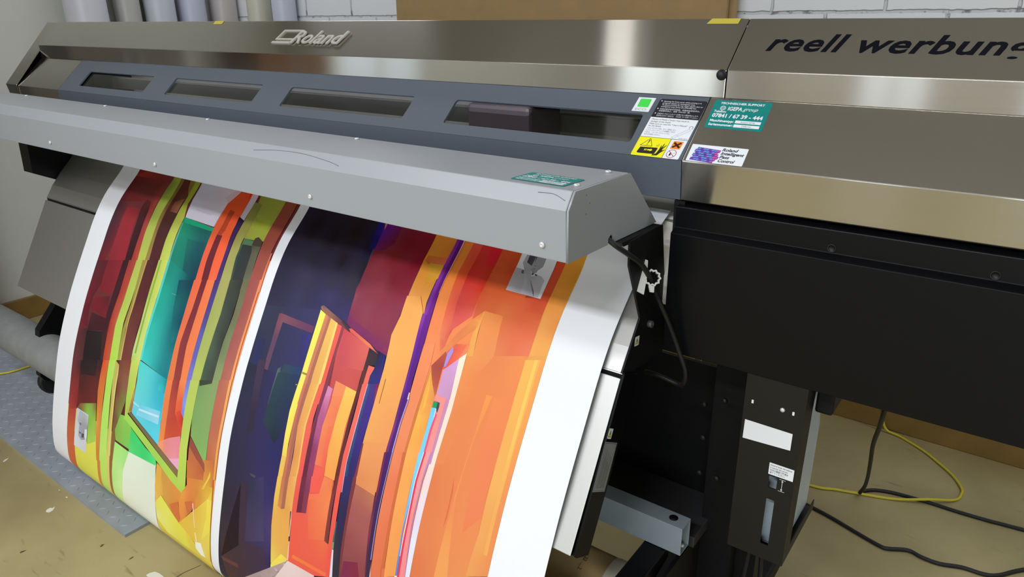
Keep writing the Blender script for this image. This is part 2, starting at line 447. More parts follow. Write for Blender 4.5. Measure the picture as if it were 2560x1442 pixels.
b = B(); box(b, LEFT + .001, LEFT + .02, .87, BACK - .02, 0, .10); struct(b, 'baseboard_left', WOODB, bevel=.003)
for i, (fx, fy, sx, sy, w) in enumerate(FITTINGS):
    b = B(); box(b, fx - sx / 2 - .04, fx + sx / 2 + .04, fy - sy / 2 - .04, fy + sy / 2 + .04, CEIL - .06, CEIL)
    r = empty('ceiling_light', (fx, fy, CEIL - .06)); finish(b, 'housing', FIT, r, rel=False)
    b = B(); box(b, fx - sx / 2, fx + sx / 2, fy - sy / 2, fy + sy / 2, CEIL - .075, CEIL - .06); finish(b, 'diffuser', DIFFUSER, r, rel=False)
    tag(r, 'rectangular fluorescent ceiling light, %s' % ['lengthwise above the steel printer top', 'above the walkway in front of the printer', 'close in front of the grey hood', 'above the far right end of the printer', 'near the left window', 'added to brighten the back left corner above the film rolls'][i], 'light', 'ceiling lights')

# ------------------------------------------------------------------ printer
A_, B_, C_, D_, E_ = (1.2255, -.0155), (1.1442, -.0904), (1.1442, -.1333), (1.0479, -.2197), (1.0544, -.2829)
BK = 1.47
P = empty('inkjet_printer', (-1.2, 1.25, 0))
tag(P, 'long wide-format inkjet printer with brushed steel cover and grey front windows', 'printer')
XL, XS, XC, XG, XR = -3.0, -.43, -.4535, -2.62, .55
# upper cover, left of the seam
prof_top = [(BK, -.028), A_, B_, C_]
b = B(); sheet(b, prof_top, -2.93, XS - .0006, -.003); finish(b, 'upper_cover', STEEL, P, bevel=.0012)
b = B(); sheet(b, prof_top, XS + .0006, XR, -.003); finish(b, 'right_upper_cover', STEEL, P, bevel=.0012)
b = B(); sheet(b, [(1.15, -.1338), C_, D_, E_, (1.07, -.288)], XC + .0008, XR, -.003); finish(b, 'right_front_cover', STEEL, P, bevel=.0012)
b = B(); sheet(b, [(1.15, -.1338), C_, D_, E_, (1.07, -.288)], -2.93, XG - .0008, -.003); finish(b, 'left_front_cover', STEEL, P, bevel=.0012)
b = B(); prism(b, [(BK, -.03), (A_[0], A_[1] - .001), (D_[0] - .004, D_[1] + .002), E_, (BK, -.2829)], -3.02, -2.9305); finish(b, 'left_end_cover', STEEL, P, bevel=.002)
b = B(); prism(b, [(BK, -.034), (1.235, -.034), (1.152, -.095), (1.152, -.1333), (1.30, -.16), (1.30, -.30), (BK, -.30)], -2.92, XR - .003); finish(b, 'rear_body', BLACKM, P)
b = B(); prism(b, [(BK, -.03), A_, B_, C_, D_, E_, (BK, -.2829)], XR, XR + .003)
finish(b, 'right_end_cover', STEEL, P)
# grey front cover with four windows
UP = Vector((0, C_[0] - D_[0], C_[1] - D_[1])); LCD = UP.length
cdu, cdv, cdo = (1, 0, 0), UP, (0, D_[0], D_[1])
WIN = [(-2.507, -2.114), (-1.9985, -1.598), (-1.485, -1.0785), (-.9650, -.5535)]
holes = [rrect(a, .0257, c, .0861, .006) for a, c in WIN]
pb = plate_with_holes([(XG, .001), (XC, .001), (XC, LCD), (XG, LCD)], holes, .004)
bmesh.ops.translate(pb, verts=pb.verts, vec=(0, 0, -.002)); to_frame(pb, cdo, cdu, cdv)
sheet(pb, [D_, E_, (1.07, -.288)], XG, XC, -.004)
cover = finish(pb, 'front_cover', GREY, P)
for a, c in WIN:
    g = B(); quad(g, [(a - .006, .0205, -.006), (c + .006, .0205, -.006), (c + .006, .0915, -.006), (a - .006, .0915, -.006)])
    to_frame(g, cdo, cdu, cdv); finish(g, 'window_pane', GLASS, cover, recalc=False)
# what the windows show: rail, platen, print carriage
b = B(); box(b, -2.60, -.47, 1.215, 1.235, -.225, -.190); finish(b, 'carriage_rail', mat('rail_grey', (120, 122, 124), .35, .3), P, bevel=.002)
b = B(); prism(b, [(1.30, -.322), (1.14, -.330), (1.075, -.366), (1.04, -.410), (1.04, -.46), (1.30, -.44)], -2.60, -.446); finish(b, 'platen', mat('platen_grey', (225, 221, 212), .5), P)
b = B(); box(b, -.93, -.78, 1.10, 1.21, -.285, -.165); finish(b, 'print_carriage', mat('carriage_plum', (74, 64, 72), .4), P, bevel=.008)
b = B(); tube(b, [(-2.6, 1.19, -.17), (-.47, 1.19, -.17)], .006, smooth=1); finish(b, 'ink_tube', mat('tube_lilac', (170, 160, 172), .35), P)
b = B(); box(b, -2.60, -.47, 1.285, 1.298, -.31, -.15); finish(b, 'inner_wall', mat('inner_wall_grey', (200, 202, 202), .6), P)
# bumper knob on the steel band, next to the seam
b = B(); lathe(b, [(.0085, 0), (.0085, .002), (.0065, .006), (.003, .0078), (0, .008)], (0, 0, 0), 'y', 20)
for v in b.verts: v.co = Vector((-.4373 + v.co.x, C_[0] - .0005 - v.co.y, -.0973 + v.co.z))
finish(b, 'rubber_bumper', RUBBER, P)
# badge and lettering on the sloping steel face
AB = Vector((0, A_[0] - B_[0], A_[1] - B_[1])); abo = (0, B_[0], B_[1])
d = Decal((-1.6225, B_[0], B_[1]), (1, 0, 0), AB)
def bar(pts): d.poly(pts, BADGE, 70, 3.5)
d.bm.verts.ensure_lookup_table()
def slant(x, y): return (x + (y - 33) * .36, y)
def badge_bar(x0, x1, y0, y1): d.poly([slant(x0, y0), slant(x1, y0), slant(x1, y1), slant(x0, y1)], BADGE, 70, 3.5)
badge_bar(0, 72, 33, 38.5)
badge_bar(4, 82, 44, 48.5); badge_bar(4, 82, 73, 77); badge_bar(4, 9, 48.5, 73)
d.text('Roland', 75, 34, 56, BADGE, 70, w=190, bold=.012, shear=.36, extrude=.03)
d.build('brand_badge', P)
d = Decal((-.3835, B_[0], B_[1]), (1, 0, 0), AB)
v0, _ = text_mesh('reell werbun', 0, .022, .32, spacing=1.06); wid = max(p[0] for p in v0) - min(p[0] for p in v0)
v1, _ = text_mesh('reell werbung', 0, .022, .32, spacing=1.06); wid1 = max(p[0] for p in v1) - min(p[0] for p in v1)
d.text('reell werbung', 0, 43.5, 49, NAVY, 4, w=314 * wid1 / wid, bold=.022, shear=.32, spacing=1.06)
d.build('lettering', P)
# tape on the top edge
for x0, x1, sk in ((-.4935, -.4445, .006), (-1.946, -1.903, -.001)):
    b = B(); n = Vector((0, -AB.z, AB.y)).normalized()
    u = AB.normalized(); top = Vector((0, *A_))
    pts = [top - u * .0115, top, Vector((0, A_[0] + .02, A_[1] - .0008))]
    for p, q in zip(pts, pts[1:]):
        e0 = n * .0005 if p is pts[0] else (n + Vector((0, 0, 1))).normalized() * .0007
        e1 = (n + Vector((0, 0, 1))).normalized() * .0007
        s0 = -sk if p is pts[0] else 0
        quad(b, [Vector((x0 + s0, 0, 0)) + p + e0, Vector((x1 + s0 * .2, 0, 0)) + p + e0, Vector((x1, 0, 0)) + q + e1, Vector((x0, 0, 0)) + q + e1])
    t = finish(b, 'tape_strip', TAPE, P)

def teal_sticker(o, u, v, w, h, name, parent):
    d = Decal(o, u, v)
    d.poly(rrect(0, 0, w, h, 3.4), TEAL, 4, .2)
    k = w / 90.0
    d.text('TECHNISCHER SUPPORT', w / 2, h * .855, 5.6 * k, WHITE, 6, w=w * .77, bold=.03, align='c')
    cx, cy, r = w * .19, h * .71, 4.6 * k
    d.ring(cx, cy, r, .45, WHITE, 6)
    for kx in (.35, .75): # meridians of the little globe
        for sgn in (-1, 1): d.line([(cx + sgn * r * kx * math.cos(t), cy + r * math.sin(t)) for t in [i * math.pi / 8 - math.pi / 2 for i in range(9)]], .5, WHITE, 6)
    for yy in (-.5, 0, .5): d.line([(cx - r * math.sqrt(1 - yy * yy), cy + r * yy), (cx + r * math.sqrt(1 - yy * yy), cy + r * yy)], .5, WHITE, 6)
    d.text('IGEPA', w * .285, h * .645, 10.2 * k, WHITE, 6, w=w * .25, bold=.025)
    d.text('group', w * .545, h * .66, 9.6 * k, WHITE, 6, w=w * .26, shear=.45)
    d.text('Telefon:', w * .055, h * .555, 6.0 * k, WHITE, 6, w=w * .22, bold=.03)
    d.text('07841 / 67 39 - 444', w * .055, h * .385, 10.2 * k, WHITE, 6, w=w * .88, bold=.035)
    d.text('Maschinentyp:', w * .055, h * .225, 6.4 * k, WHITE, 6, w=w * .42, bold=.035)
    d.text('Seriennummer:', w * .055, h * .09, 6.4 * k, WHITE, 6, w=w * .43, bold=.035)
    for yy, tx in ((.215, 'Roland XJ740'), (.075, 'ZXB1161')):
        d.poly([(w * .50, h * yy), (w * .94, h * yy), (w * .94, h * (yy + .10)), (w * .50, h * (yy + .10))], WHITE, 6)
        d.text(tx, w * .72, h * (yy + .022), 4.0 * k, LGREY, 8, align='c')
    s = d.build(name, parent); return s
def cdp(x, y):  # point on the sloping front, y measured along depth
    f = (y - D_[0]) / (C_[0] - D_[0]); return (x, D_[0] + f * (C_[0] - D_[0]), D_[1] + f * (C_[1] - D_[1]))
s = teal_sticker(cdp(-.4423, 1.0993), (1, 0, 0), UP, 91, 57, 'support_sticker', P); s['label'] = 'teal support sticker with white phone number'
# small white square with a green field
d = Decal(cdp(-.5788, 1.1155), (1, .0, 0), UP + Vector((.001, 0, 0)))
d.poly([(0, 0), (31.5, 0), (33.5, 30.5), (1.8, 30.5)], WHITE, 4, .2); d.poly([(p[0] * .98 + .6, p[1]) for p in rrect(6, 9.5, 27, 27.5, 2)], LGREEN, 6)
d.text('ECO', 5.2, 2.2, 6.5, GREEN2, 6, w=20.5); d.build('eco_sticker', P)
# four-part warning label
d = Decal(cdp(-.5425, 1.0489), (1, 0, 0), UP + Vector((.0066, 0, 0)))
W, Hh = 83.0, 119.5
d.poly(rrect(0, 0, W, Hh, 2.2), WHITE, 3, .2)
d.poly([(0, 80), (W, 80), (W, Hh - 2), (W - 2, Hh), (2, Hh), (0, Hh - 2)], INK, 5)
d.poly([(0, 2), (2, 0), (55, 0), (55, 38), (0, 38)], YEL, 5)
d.line([(0, 38.3), (W, 38.3)], .7, INK, 6); d.line([(55.3, 0), (55.3, 38.3)], .7, INK, 6)
for yy in (114, 97.5, 87.5): d.poly(circ(4.2, yy + .9, 1.1, 10), WHITE, 7)
for yy, tx, ww in ((113.2, 'Opening the front cover while printing is in', 66), (109.4, 'progress causes an emergency stop.', 57), (105.7, 'To pause printing for any other reason than an', 71), (101.9, 'emergency stop, press the [PAUSE] key.', 62)):
    d.text(tx, 8, yy, 3.9, WHITE, 7, w=ww)
for yy, tx, ww in ((96.7, '印刷过程中如打开前盖，机器将会紧急停止。', 70), (92.7, '如需暂时停止，请按［PAUSE］键。', 55), (86.7, '印刷中にフロントカバーを開けると緊急停止します。', 72), (82.6, '緊急停止以外の一時停止は、［PAUSE］キーを押してください。', 72)):
    d.text(tx, 8, yy, 3.3, WHITE, 7, w=ww)
for yy, tx, ww in ((74.5, 'Misuse of Media Clamps may result in', 65), (69.7, 'damage of the heads.', 36), (65.0, 'Make sure to read the "User\'s Manual"', 66), (60.4, 'for the details.', 23)):
    d.text(tx, 4, yy, 4.3, INK, 5, w=ww)
for yy, tx, ww in ((55.4, 'メディアクランプは、正しく使用しない', 51), (51.2, 'とプリンティングヘッドの故障につなが', 51), (47.0, 'ります。「ユーザーズマニュアル」', 43), (42.8, 'を必ずお読みください。', 29)):
    d.text(tx, 4, yy, 3.1, INK, 5, w=ww)
d.line([(53, 42), (76, 61), (79, 58), (57, 40), (53, 42)], .35, LGREY, 5); d.line([(60, 47.5), (63.5, 44.8)], .35, LGREY, 5)
d.line([(75, 62), (74.5, 65.5), (78, 67), (81, 64.5), (79.5, 61)], .6, INK, 5)
d.text('Media Clamp', 66, 40.2, 2.2, INK, 5, w=15)
# hazard drawings
d.line([(8, 20.5), (29, 20.5), (20.5, 36), (8, 20.5)], .8, OLIVE, 7)
d.poly([(19.7, 33), (21.6, 32.6), (20.1, 26), (19.1, 26)], OLIVE, 7); d.poly(circ(19.4, 23.4, .9, 10), OLIVE, 7)
d.poly([(8, 6.5), (10, 17.5), (41, 18.5), (39.5, 5.5), (11, 5)], OLIVE, 7)
d.poly([(19, 11), (20.6, 11), (21, 14.4), (19.4, 14.4)], YEL, 9); d.poly([(21.6, 11), (22.8, 11), (23.2, 14.4), (22, 14.4)], YEL, 9)
d.poly([(24.2, 11.2), (29.5, 11.4), (29.3, 9.6), (33.4, 12.9), (30.2, 15.6), (29.9, 14.2), (24.6, 14)], YEL, 9)
d.poly([(36, 2.5), (37.5, 6.2), (42, 6.8), (44, 16), (44, 24), (45, 24), (45.6, 18.5), (48, 28), (49, 27.6), (48, 19), (52.5, 25.5), (53.3, 24.8), (49, 16.5), (49.4, 14), (53.6, 16.6), (53.9, 15.8), (49, 10), (45, 3.5)], OLIVE, 7)
d.line([(36.5, 21), (37.8, 24)], .7, OLIVE, 7); d.line([(39.2, 21.2), (40.2, 26)], .7, OLIVE, 7)
d.line([(40.6, 18.6), (41.2, 13), (39, 4.4)], .6, YEL, 8)
d.poly([(60.5, 19.5), (77, 19.5), (78, 35), (61.5, 35)], ORANGE, 5)
for sgn in (1, -1): d.line([(69.2 - 6, 27.3 - 4.8 * sgn), (69.2 + 6, 27.3 + 4.8 * sgn)], 3.4, BROWN, 7 + (sgn > 0))
d.ring(67.5, 9.8, 8.2, .9, MAGR, 6); d.line([(61.6, 15.2), (73.4, 4.4)], .9, MAGR, 7)
d.poly([(64, 5.6), (66.6, 6), (68, 8.6), (66.4, 8.2), (66.8, 12.4), (64.6, 11), (64.2, 8)], INK, 6); d.line([(69.5, 10.6), (73.6, 12.4)], .5, LGREY, 6)
s = d.build('warning_label', P); s['label'] = 'black, white and yellow warning label'
# white label with the blue and purple relief
d = Decal(cdp(-.4472, 1.0494), (1, 0, 0), UP)
d.poly(rrect(0, 0, 89, 32.5, 1.4), WHITE, 4, .2)
for j in range(6):
    for i in range(9):
        x, y = 8.5 + i * 4.5 + j * .6 + (j % 2) * 2.2, 5.0 + j * 4.0 - i * .32
        if x > 46 or (i == 8 and j < 2): continue
        m = DOTR if i > 6 else (DOTP if (i + j) % 3 == 0 else DOTB)
        d.poly([(x - 3.6, y - 2.6), (x + 2.4, y - 3.0), (x + 3.6, y + 2.2), (x - 2.4, y + 2.8)], DOTP, 5)
        d.poly([(x + 2.5 * math.cos(t) + .3 * math.sin(t), y + 1.75 * math.sin(t)) for t in [k * math.pi / 6 for k in range(12)]], m, 7)
for yy, tx, ww in ((24.2, 'Roland', 25), (17.3, 'Intelligent', 36), (10.4, 'Pass', 15.5), (3.3, 'Control', 26)):
    d.text(tx, 50, yy, 7.6, INK, 6, w=ww, bold=.03, shear=.3)
d.build('print_quality_label', P)
# black panel under the right cover
b = B(); sheet(b, [(1.075, -.288), (1.046, -.292), (1.046, -.326), (1.031, -.332), (1.031, -.539), (1.10, -.539)], -.4555, XR - .01, -.003)
panel = finish(b, 'lower_panel', BLACK, P, bevel=.0012)
for hx in (-.2165, -.0196):
    b = B(); lathe(b, [(.0062, 0), (.0062, .0012), (.0048, .0012), (.0048, .0006), (0, .0006)], (0, 0, 0), 'y', 18)
    for v in b.verts: v.co = Vector((hx + v.co.x, 1.0459 - v.co.y, -.3185 + v.co.z))
    finish(b, 'hole_plug', RUBBER, panel)
b = B(); box(b, -.4545, XR - .012, 1.12, 1.40, -.54, -.30); finish(b, 'right_body', BLACKM, P)
b = B(); prism(b, [(1.056, -.285), (1.075, -.285), (1.075, -.45), (1.056, -.45)], -.4635, -.4455); finish(b, 'cover_post', BLACKM, P)
b = B()
for z in (-.3385, -.3400): b.faces.new([b.verts.new(p + (z,)) for p in ((-.5117, 1.1191), (-.516, 1.1805), (-.450, 1.16), (-.450, 1.109))])
v = b.verts[:] if False else list(b.verts); 
for k in range(4): b.faces.new((v[k], v[(k + 1) % 4], v[4 + (k + 1) % 4], v[4 + k]))
finish(b, 'media_clamp', PLAT, P)
# stand
b = B(); box(b, -.405, -.340, 1.165, 1.20, -1.22, -.54); box(b, -.405, -.300, 1.20, 1.24, -1.22, -.54); box(b, -.412, -.404, 1.0, 1.60, -1.25, -.98); leg = finish(b, 'stand_leg', BLACKM, P)  # last box: thin side plate added to keep light off the floor underneath
for sx, sz in ((-.4112, -.6788), (-.3743, -.6597), (-.4073, -.7494), (-.4077, -.8271), (-.3736, -.8264)):
    b = B(); lathe(b, [(.006, 0), (.0055, .003), (.003, .005), (0, .0052)], (0, 0, 0), 'y', 14)
    for v in b.verts: v.co = Vector((sx + v.co.x, 1.1352 - v.co.y, sz + v.co.z))
    finish(b, 'leg_screw', BLACKB, leg)
b = B(); box(b, -.84, -.392, 1.0975, 1.2405, -.975, -.95); finish(b, 'stand_shelf', mat('charcoal_paint', (52, 52, 53), .5), P, bevel=.002)
b = B(); box(b, -.84, -.39, 1.2405, 1.25, -1.0, -.655); finish(b, 'stand_back', BLACKM, P)
b = B(); box(b, -.55, -.31, .75, 1.55, -1.26, -1.21); foot = finish(b, 'stand_foot', BLACKM, P, bevel=.006)
for fy in (.80, 1.50):
    b = B(); lathe(b, [(.02, -.018), (.026, -.012), (.026, .012), (.02, .018)], (-.43, fy, -1.280), 'x', 18); finish(b, 'caster', RUBBER, foot)
b = B(); box(b, -2.66, -2.60, 1.10, 1.30, -1.22, -.30); finish(b, 'stand_leg', BLACKM, P, bevel=.003)
b = B(); box(b, -2.68, -2.58, 1.00, 1.62, -1.26, -1.21); foot2 = finish(b, 'stand_foot', BLACKM, P, bevel=.006)
for fy in (1.05, 1.56):
    b = B(); lathe(b, [(.02, -.018), (.026, -.012), (.026, .012), (.02, .018)], (-2.63, fy, -1.280), 'x', 18); finish(b, 'caster', RUBBER, foot2)
b = B(); prism(b, [(1.04, -.893), (1.04, -.954), (1.0785, -.954), (1.0785, -.893)], -2.60, -.395)
bmesh.ops.recalc_face_normals(b, faces=b.faces)
end = max(b.faces, key=lambda f: f.calc_center_median().x)
bmesh.ops.inset_individual(b, faces=[end], thickness=.0022)
r = bmesh.ops.extrude_face_region(b, geom=[end]); bmesh.ops.translate(b, verts=[v for v in r['geom'] if isinstance(v, bmesh.types.BMVert)], vec=(-.25, 0, 0)); bmesh.ops.delete(b, geom=[end], context='FACES_ONLY')
beam = finish(b, 'cross_beam', BLUEBOX, P, bevel=.0018); beam['label'] = 'grey square steel tube'
b = B(); lathe(b, [(.0085, 0), (.0085, .0012), (0, .0012)], (-.422, 1.061, -.8932), 'z', 22); finish(b, 'round_hole', BLACKM, beam)
b = B(); lathe(b, [(.004, 0), (.004, .004), (.002, .006), (0, .0062)], (-.402, 1.064, -.9518), 'z', 12); finish(b, 'beam_screw', CHROME, beam)
# steel apron under the paper path, with heater panel below
AP = [(1.03, -.408), (1.008, -.432), (.972, -.468), (.94, -.503), (.914, -.540)]
xa0, xa1 = -2.55, -.469
b = B(); sheet(b, AP, xa0, xa1, -.003); finish(b, 'apron', PLAT, P)
b = B(); box(b, xa0, xa1, .915, .960, -.560, -.538); finish(b, 'apron_gap_strip', BLACKM, P)
b = B(); prism(b, [(.9095, -.5455), (.7685, -.7975), (.776, -.8015), (.9165, -.5495)], xa0, xa1); finish(b, 'heater_panel', PLAT, P, bevel=.0012)
b = B(); prism(b, [(.9165, -.5365), (.9655, -.5605), (.819, -.829), (.7815, -.8085), (.776, -.800)], xa1, xa1 + .004)
prism(b, [(.93, -.556), (.9615, -.566), (.82, -.822), (.785, -.802)], xa0 + .01, xa1)
hs = finish(b, 'heater_side', BLACK, P)
d = Decal((xa1 + .0043, .8243, -.7085), (0, .0400, -.0233), (0, .0367, .0737))
d.poly([(0, 0), (46, 0), (46, 82), (0, 82)], SILV, 2, .1); d.line([(2, 2), (44, 2), (44, 80), (2, 80), (2, 2)], .5, INK, 4)
for i in range(9): d.line([(8 + i * 3.6, 6), (8 + i * 3.6, 74 - (i * 17) % 30)], .55 + (i % 3) * .25, INK, 4)
d.build('rating_plate', P)
def shock_label(o, u, v, parent, w=15, h=17):
    d = Decal(o, u, v); d.poly(rrect(0, 0, w, h, 1.5), WHITE, 2, .1)
    d.poly([(2, 3), (w - 2, 3), (w / 2, h - 3)], INK, 4); d.poly([(3.4, 3.8), (w - 3.4, 3.8), (w / 2, h - 4.8)], YEL, 6)
    d.poly([(w / 2 - .6, 10.5), (w / 2 + 1.2, 10.5), (w / 2 + .2, 8), (w / 2 + 1.3, 8), (w / 2 - .6, 4.6), (w / 2, 7.2), (w / 2 - 1.2, 7.2)], INK, 8)
    return d.build('shock_warning_label', parent)
shock_label((xa1 + .0043, .8650, -.6316), (0, .0136, -.0079), (0, .0072, .0140), P)
# black bracket that carries the dryer hood
BR = [(.9012, -.3150), (.9978, -.3170), (1.0234, -.3191), (1.0344, -.3745), (1.0603, -.4975), (1.0545, -.5546), (.971, -.5483), (.9081, -.5352), (.9608, -.4583), (.9144, -.3571), (.9132, -.3192)]
b = B(); prism(b, BR[1:], -.4690, -.4655); prism(b, [(.893, -.3165), (1.022, -.3188), (1.026, -.327), (.900, -.3235)], -.4900, -.4690); br = finish(b, 'hood_bracket', BLACKM, P)
for by, bz in ((1.0471, -.4301), (.9914, -.4785)):
    b = B(); lathe(b, [(.0058, 0), (.0058, .008), (.0032, .008), (.0032, .004), (0, .004)], (-.4655, by, bz), 'x', 18); finish(b, 'bolt', mat('black_oxide', (84, 84, 86), .4, .2), br)
shock_label((-.4652, .9447, -.5023), (0, .0160, -.0022), (0, .0016, .0165), br, 15, 16)
b = B(); prism(b, [(.903, -.317), (.896, -.459), (.969, -.496), (1.04, -.42), (1.04, -.317)], -2.625, -2.56); finish(b, 'hood_bracket', BLACK, P)
# take-up arm at the far left end
b = B(); prism(b, [(.885, -.865), (.862, -.880), (.790, -.960), (.758, -1.115), (.770, -1.14), (.90, -1.14), (.95, -.86)], -2.57, -2.535); arm = finish(b, 'take_up_arm', BLACK, P, bevel=.002)
b = B(); lathe(b, [(.040, 0), (.046, .004), (.046, .022), (.040, .026)], (-2.60, .808, -1.165), 'x', 24); finish(b, 'arm_wheel', RUBBER, arm)
b = B(); prism(b, [(.86, -.955), (1.06, -.955), (1.06, -.985), (1.0, -1.0), (.96, -1.20), (.88, -1.20)], -.47, -.425); finish(b, 'take_up_arm', BLACK, P, bevel=.004)

# ------------------------------------------------------------------ dryer hood
HD = empty('dryer_hood', (-1.59, .9, -.318 + H))
tag(HD, 'long light-grey metal hood with screws along its edges, in front of the printer', 'hood')
hp = [(1.028, -.318), (.931, -.221), (.780, -.2184), (.7635, -.242), (.766, -.314), (.80, -.3155)]
b = B(); sheet(b, hp, -2.70, -.4835, -.0025); finish(b, 'shell', HOODG, HD, bevel=.0012)
pb = plate_with_holes([(.7645, -.3139), (.7705, -.3139), (.8715, -.3152), (.872, -.306), (.879, -.3015), (.887, -.306), (.8885, -.3152), (1.0045, -.3175), (1.028, -.3175), (.9315, -.2215), (.780, -.2189), (.764, -.242)], [circ(.8080, -.2293, .0014, 8), circ(.8169, -.2421, .0014, 8), circ(.8082, -.2551, .0014, 8), circ(1.0085, -.2995, .0014, 8)], .003)
to_frame(pb, (-.4812, 0, 0), (0, 1, 0), (0, 0, 1)); finish(pb, 'end_plate', HOODE, HD)
pb = plate_with_holes([(.768, -.313), (1.022, -.317), (.93, -.223), (.78, -.2205), (.766, -.243)], [], .003)
to_frame(pb, (-2.6985, 0, 0), (0, 1, 0), (0, 0, 1)); finish(pb, 'end_plate', HOODE, HD)
b = B(); sheet(b, [(1.02, -.316), (.80, -.3130)], -2.69, -.486, -.002); finish(b, 'inner_tray', mat('tray_grey', (120, 122, 124), .5), HD)
def screw(p, n, parent):
    b = B(); lathe(b, [(.0046, 0), (.0044, .0018), (.003, .0030), (.0014, .0032), (.0012, .0016), (0, .0016)], (0, 0, 0), 'z', 14)
    n = Vector(n).normalized(); u = Vector((1, 0, 0)); v = n.cross(u)
    to_frame(b, p, u, v); return finish(b, 'screw', CHROME, parent)
for sx in (-2.5128, -2.0206, -1.5421, -1.046, -.5077): screw((sx, .9150, -.2205), (0, 0, 1), HD)
screw((-.4969, .8107, -.2190), (0, 0, 1), HD)
for sx in (-2.5128, -2.0239, -1.5198, -1.0071, -.5213): screw((sx, .7652, -.2945), (0, -1, 0), HD)
s = teal_sticker((-.5968, .7945, -.2181), (1, -.006, 0), (.02, 1, -.016), 90, 54, 'support_sticker', HD); s['label'] = 'teal support sticker on the flat top'
for pts in ([(-1.165, .7712, -.2302), (-1.10, .775, -.2251), (-1.03, .7755, -.2240), (-.96, .772, -.2290), (-.93, .769, -.2333)], [(-.535, .7745, -.2255), (-.51, .775, -.2250), (-.49, .771, -.2304)]):
    b = B(); tube(b, pts, .0005, 5, 5); finish(b, 'scratch_mark', LGREY, HD)

# ------------------------------------------------------------------ printed banner film
MP = [(1.13, -.325), (1.07, -.355), (1.03, -.392), (1.004, -.424), (.945, -.483), (.903, -.540), (.86, -.614), (.8105, -.703), (.7725, -.778), (.727, -.882), (.691, -.991), (.665, -1.08), (.651, -1.14), (.6445, -1.19), (.649, -1.22), (.668, -1.252), (.70, -1.275), (.75, -1.288), (.81, -1.28), (.86, -1.25), (.880, -1.20), (.882, -1.12), (.872, -1.045), (.853, -.993), (.80, -.97)]
def dense(Pp, n=10):
    Q = [Vector(p) for p in Pp]; Q = [Q[0] * 2 - Q[1]] + Q + [Q[-1] * 2 - Q[-2]]; out = []
    for i in range(1, len(Q) - 2):
        a, b, c, d = Q[i - 1:i + 3]
        for k in range(n):
            t = k / n
            out.append(.5 * ((2 * b) + (c - a) * t + (2 * a - 5 * b + 4 * c - d) * t * t + (3 * b - a - 3 * c + d) * t ** 3))
    return out + [Q[-2]]
MD = dense(MP); MS = [0.0]
for p, q in zip(MD, MD[1:]): MS.append(MS[-1] + (q - p).length)
MN = []
for i in range(len(MD)):
    t = (MD[min(i + 1, len(MD) - 1)] - MD[max(i - 1, 0)]).normalized(); MN.append(Vector((t.y, -t.x)))   # outward, away from the printer
def film_at(s):
    import bisect
    i = min(max(bisect.bisect_right(MS, s) - 1, 0), len(MS) - 2); f = (s - MS[i]) / (MS[i + 1] - MS[i])
    return MD[i].lerp(MD[i + 1], f), MN[i].lerp(MN[i + 1], f).normalized()
FX0, FX1 = -2.198, -.5015
b = B(); rows = []
tk = .0002
for p, n in zip(MD, MN):
    a = p + n * tk; c = p - n * tk
    rows.append([b.verts.new((x, q.x, q.y)) for q in (a, c) for x in (FX0, FX1)])
for r0, r1 in zip(rows, rows[1:]):
    for i, j in ((0, 1), (3, 2)): b.faces.new((r0[i], r0[j], r1[j], r1[i]))
    b.faces.new((r0[1], r0[3], r1[3], r1[1])); b.faces.new((r0[2], r0[0], r1[0], r1[2]))
film = finish(b, 'printed_banner', FILM, smooth=True)
tag(film, 'wide white film with two colourful abstract prints, hanging in a loop over the apron', 'banner')
film.data.set_sharp_from_angle(angle=math.radians(50))
PRINT = bpy.data.materials.new('print_ink'); PRINT.use_nodes = True
_n = PRINT.node_tree; _b = _n.nodes['Principled BSDF']; _a = _n.nodes.new('ShaderNodeVertexColor'); _a.layer_name = 'ink'
_n.links.new(_a.outputs['Color'], _b.inputs['Base Color']); _b.inputs['Roughness'].default_value = .36; _b.inputs['Specular IOR Level'].default_value = .12
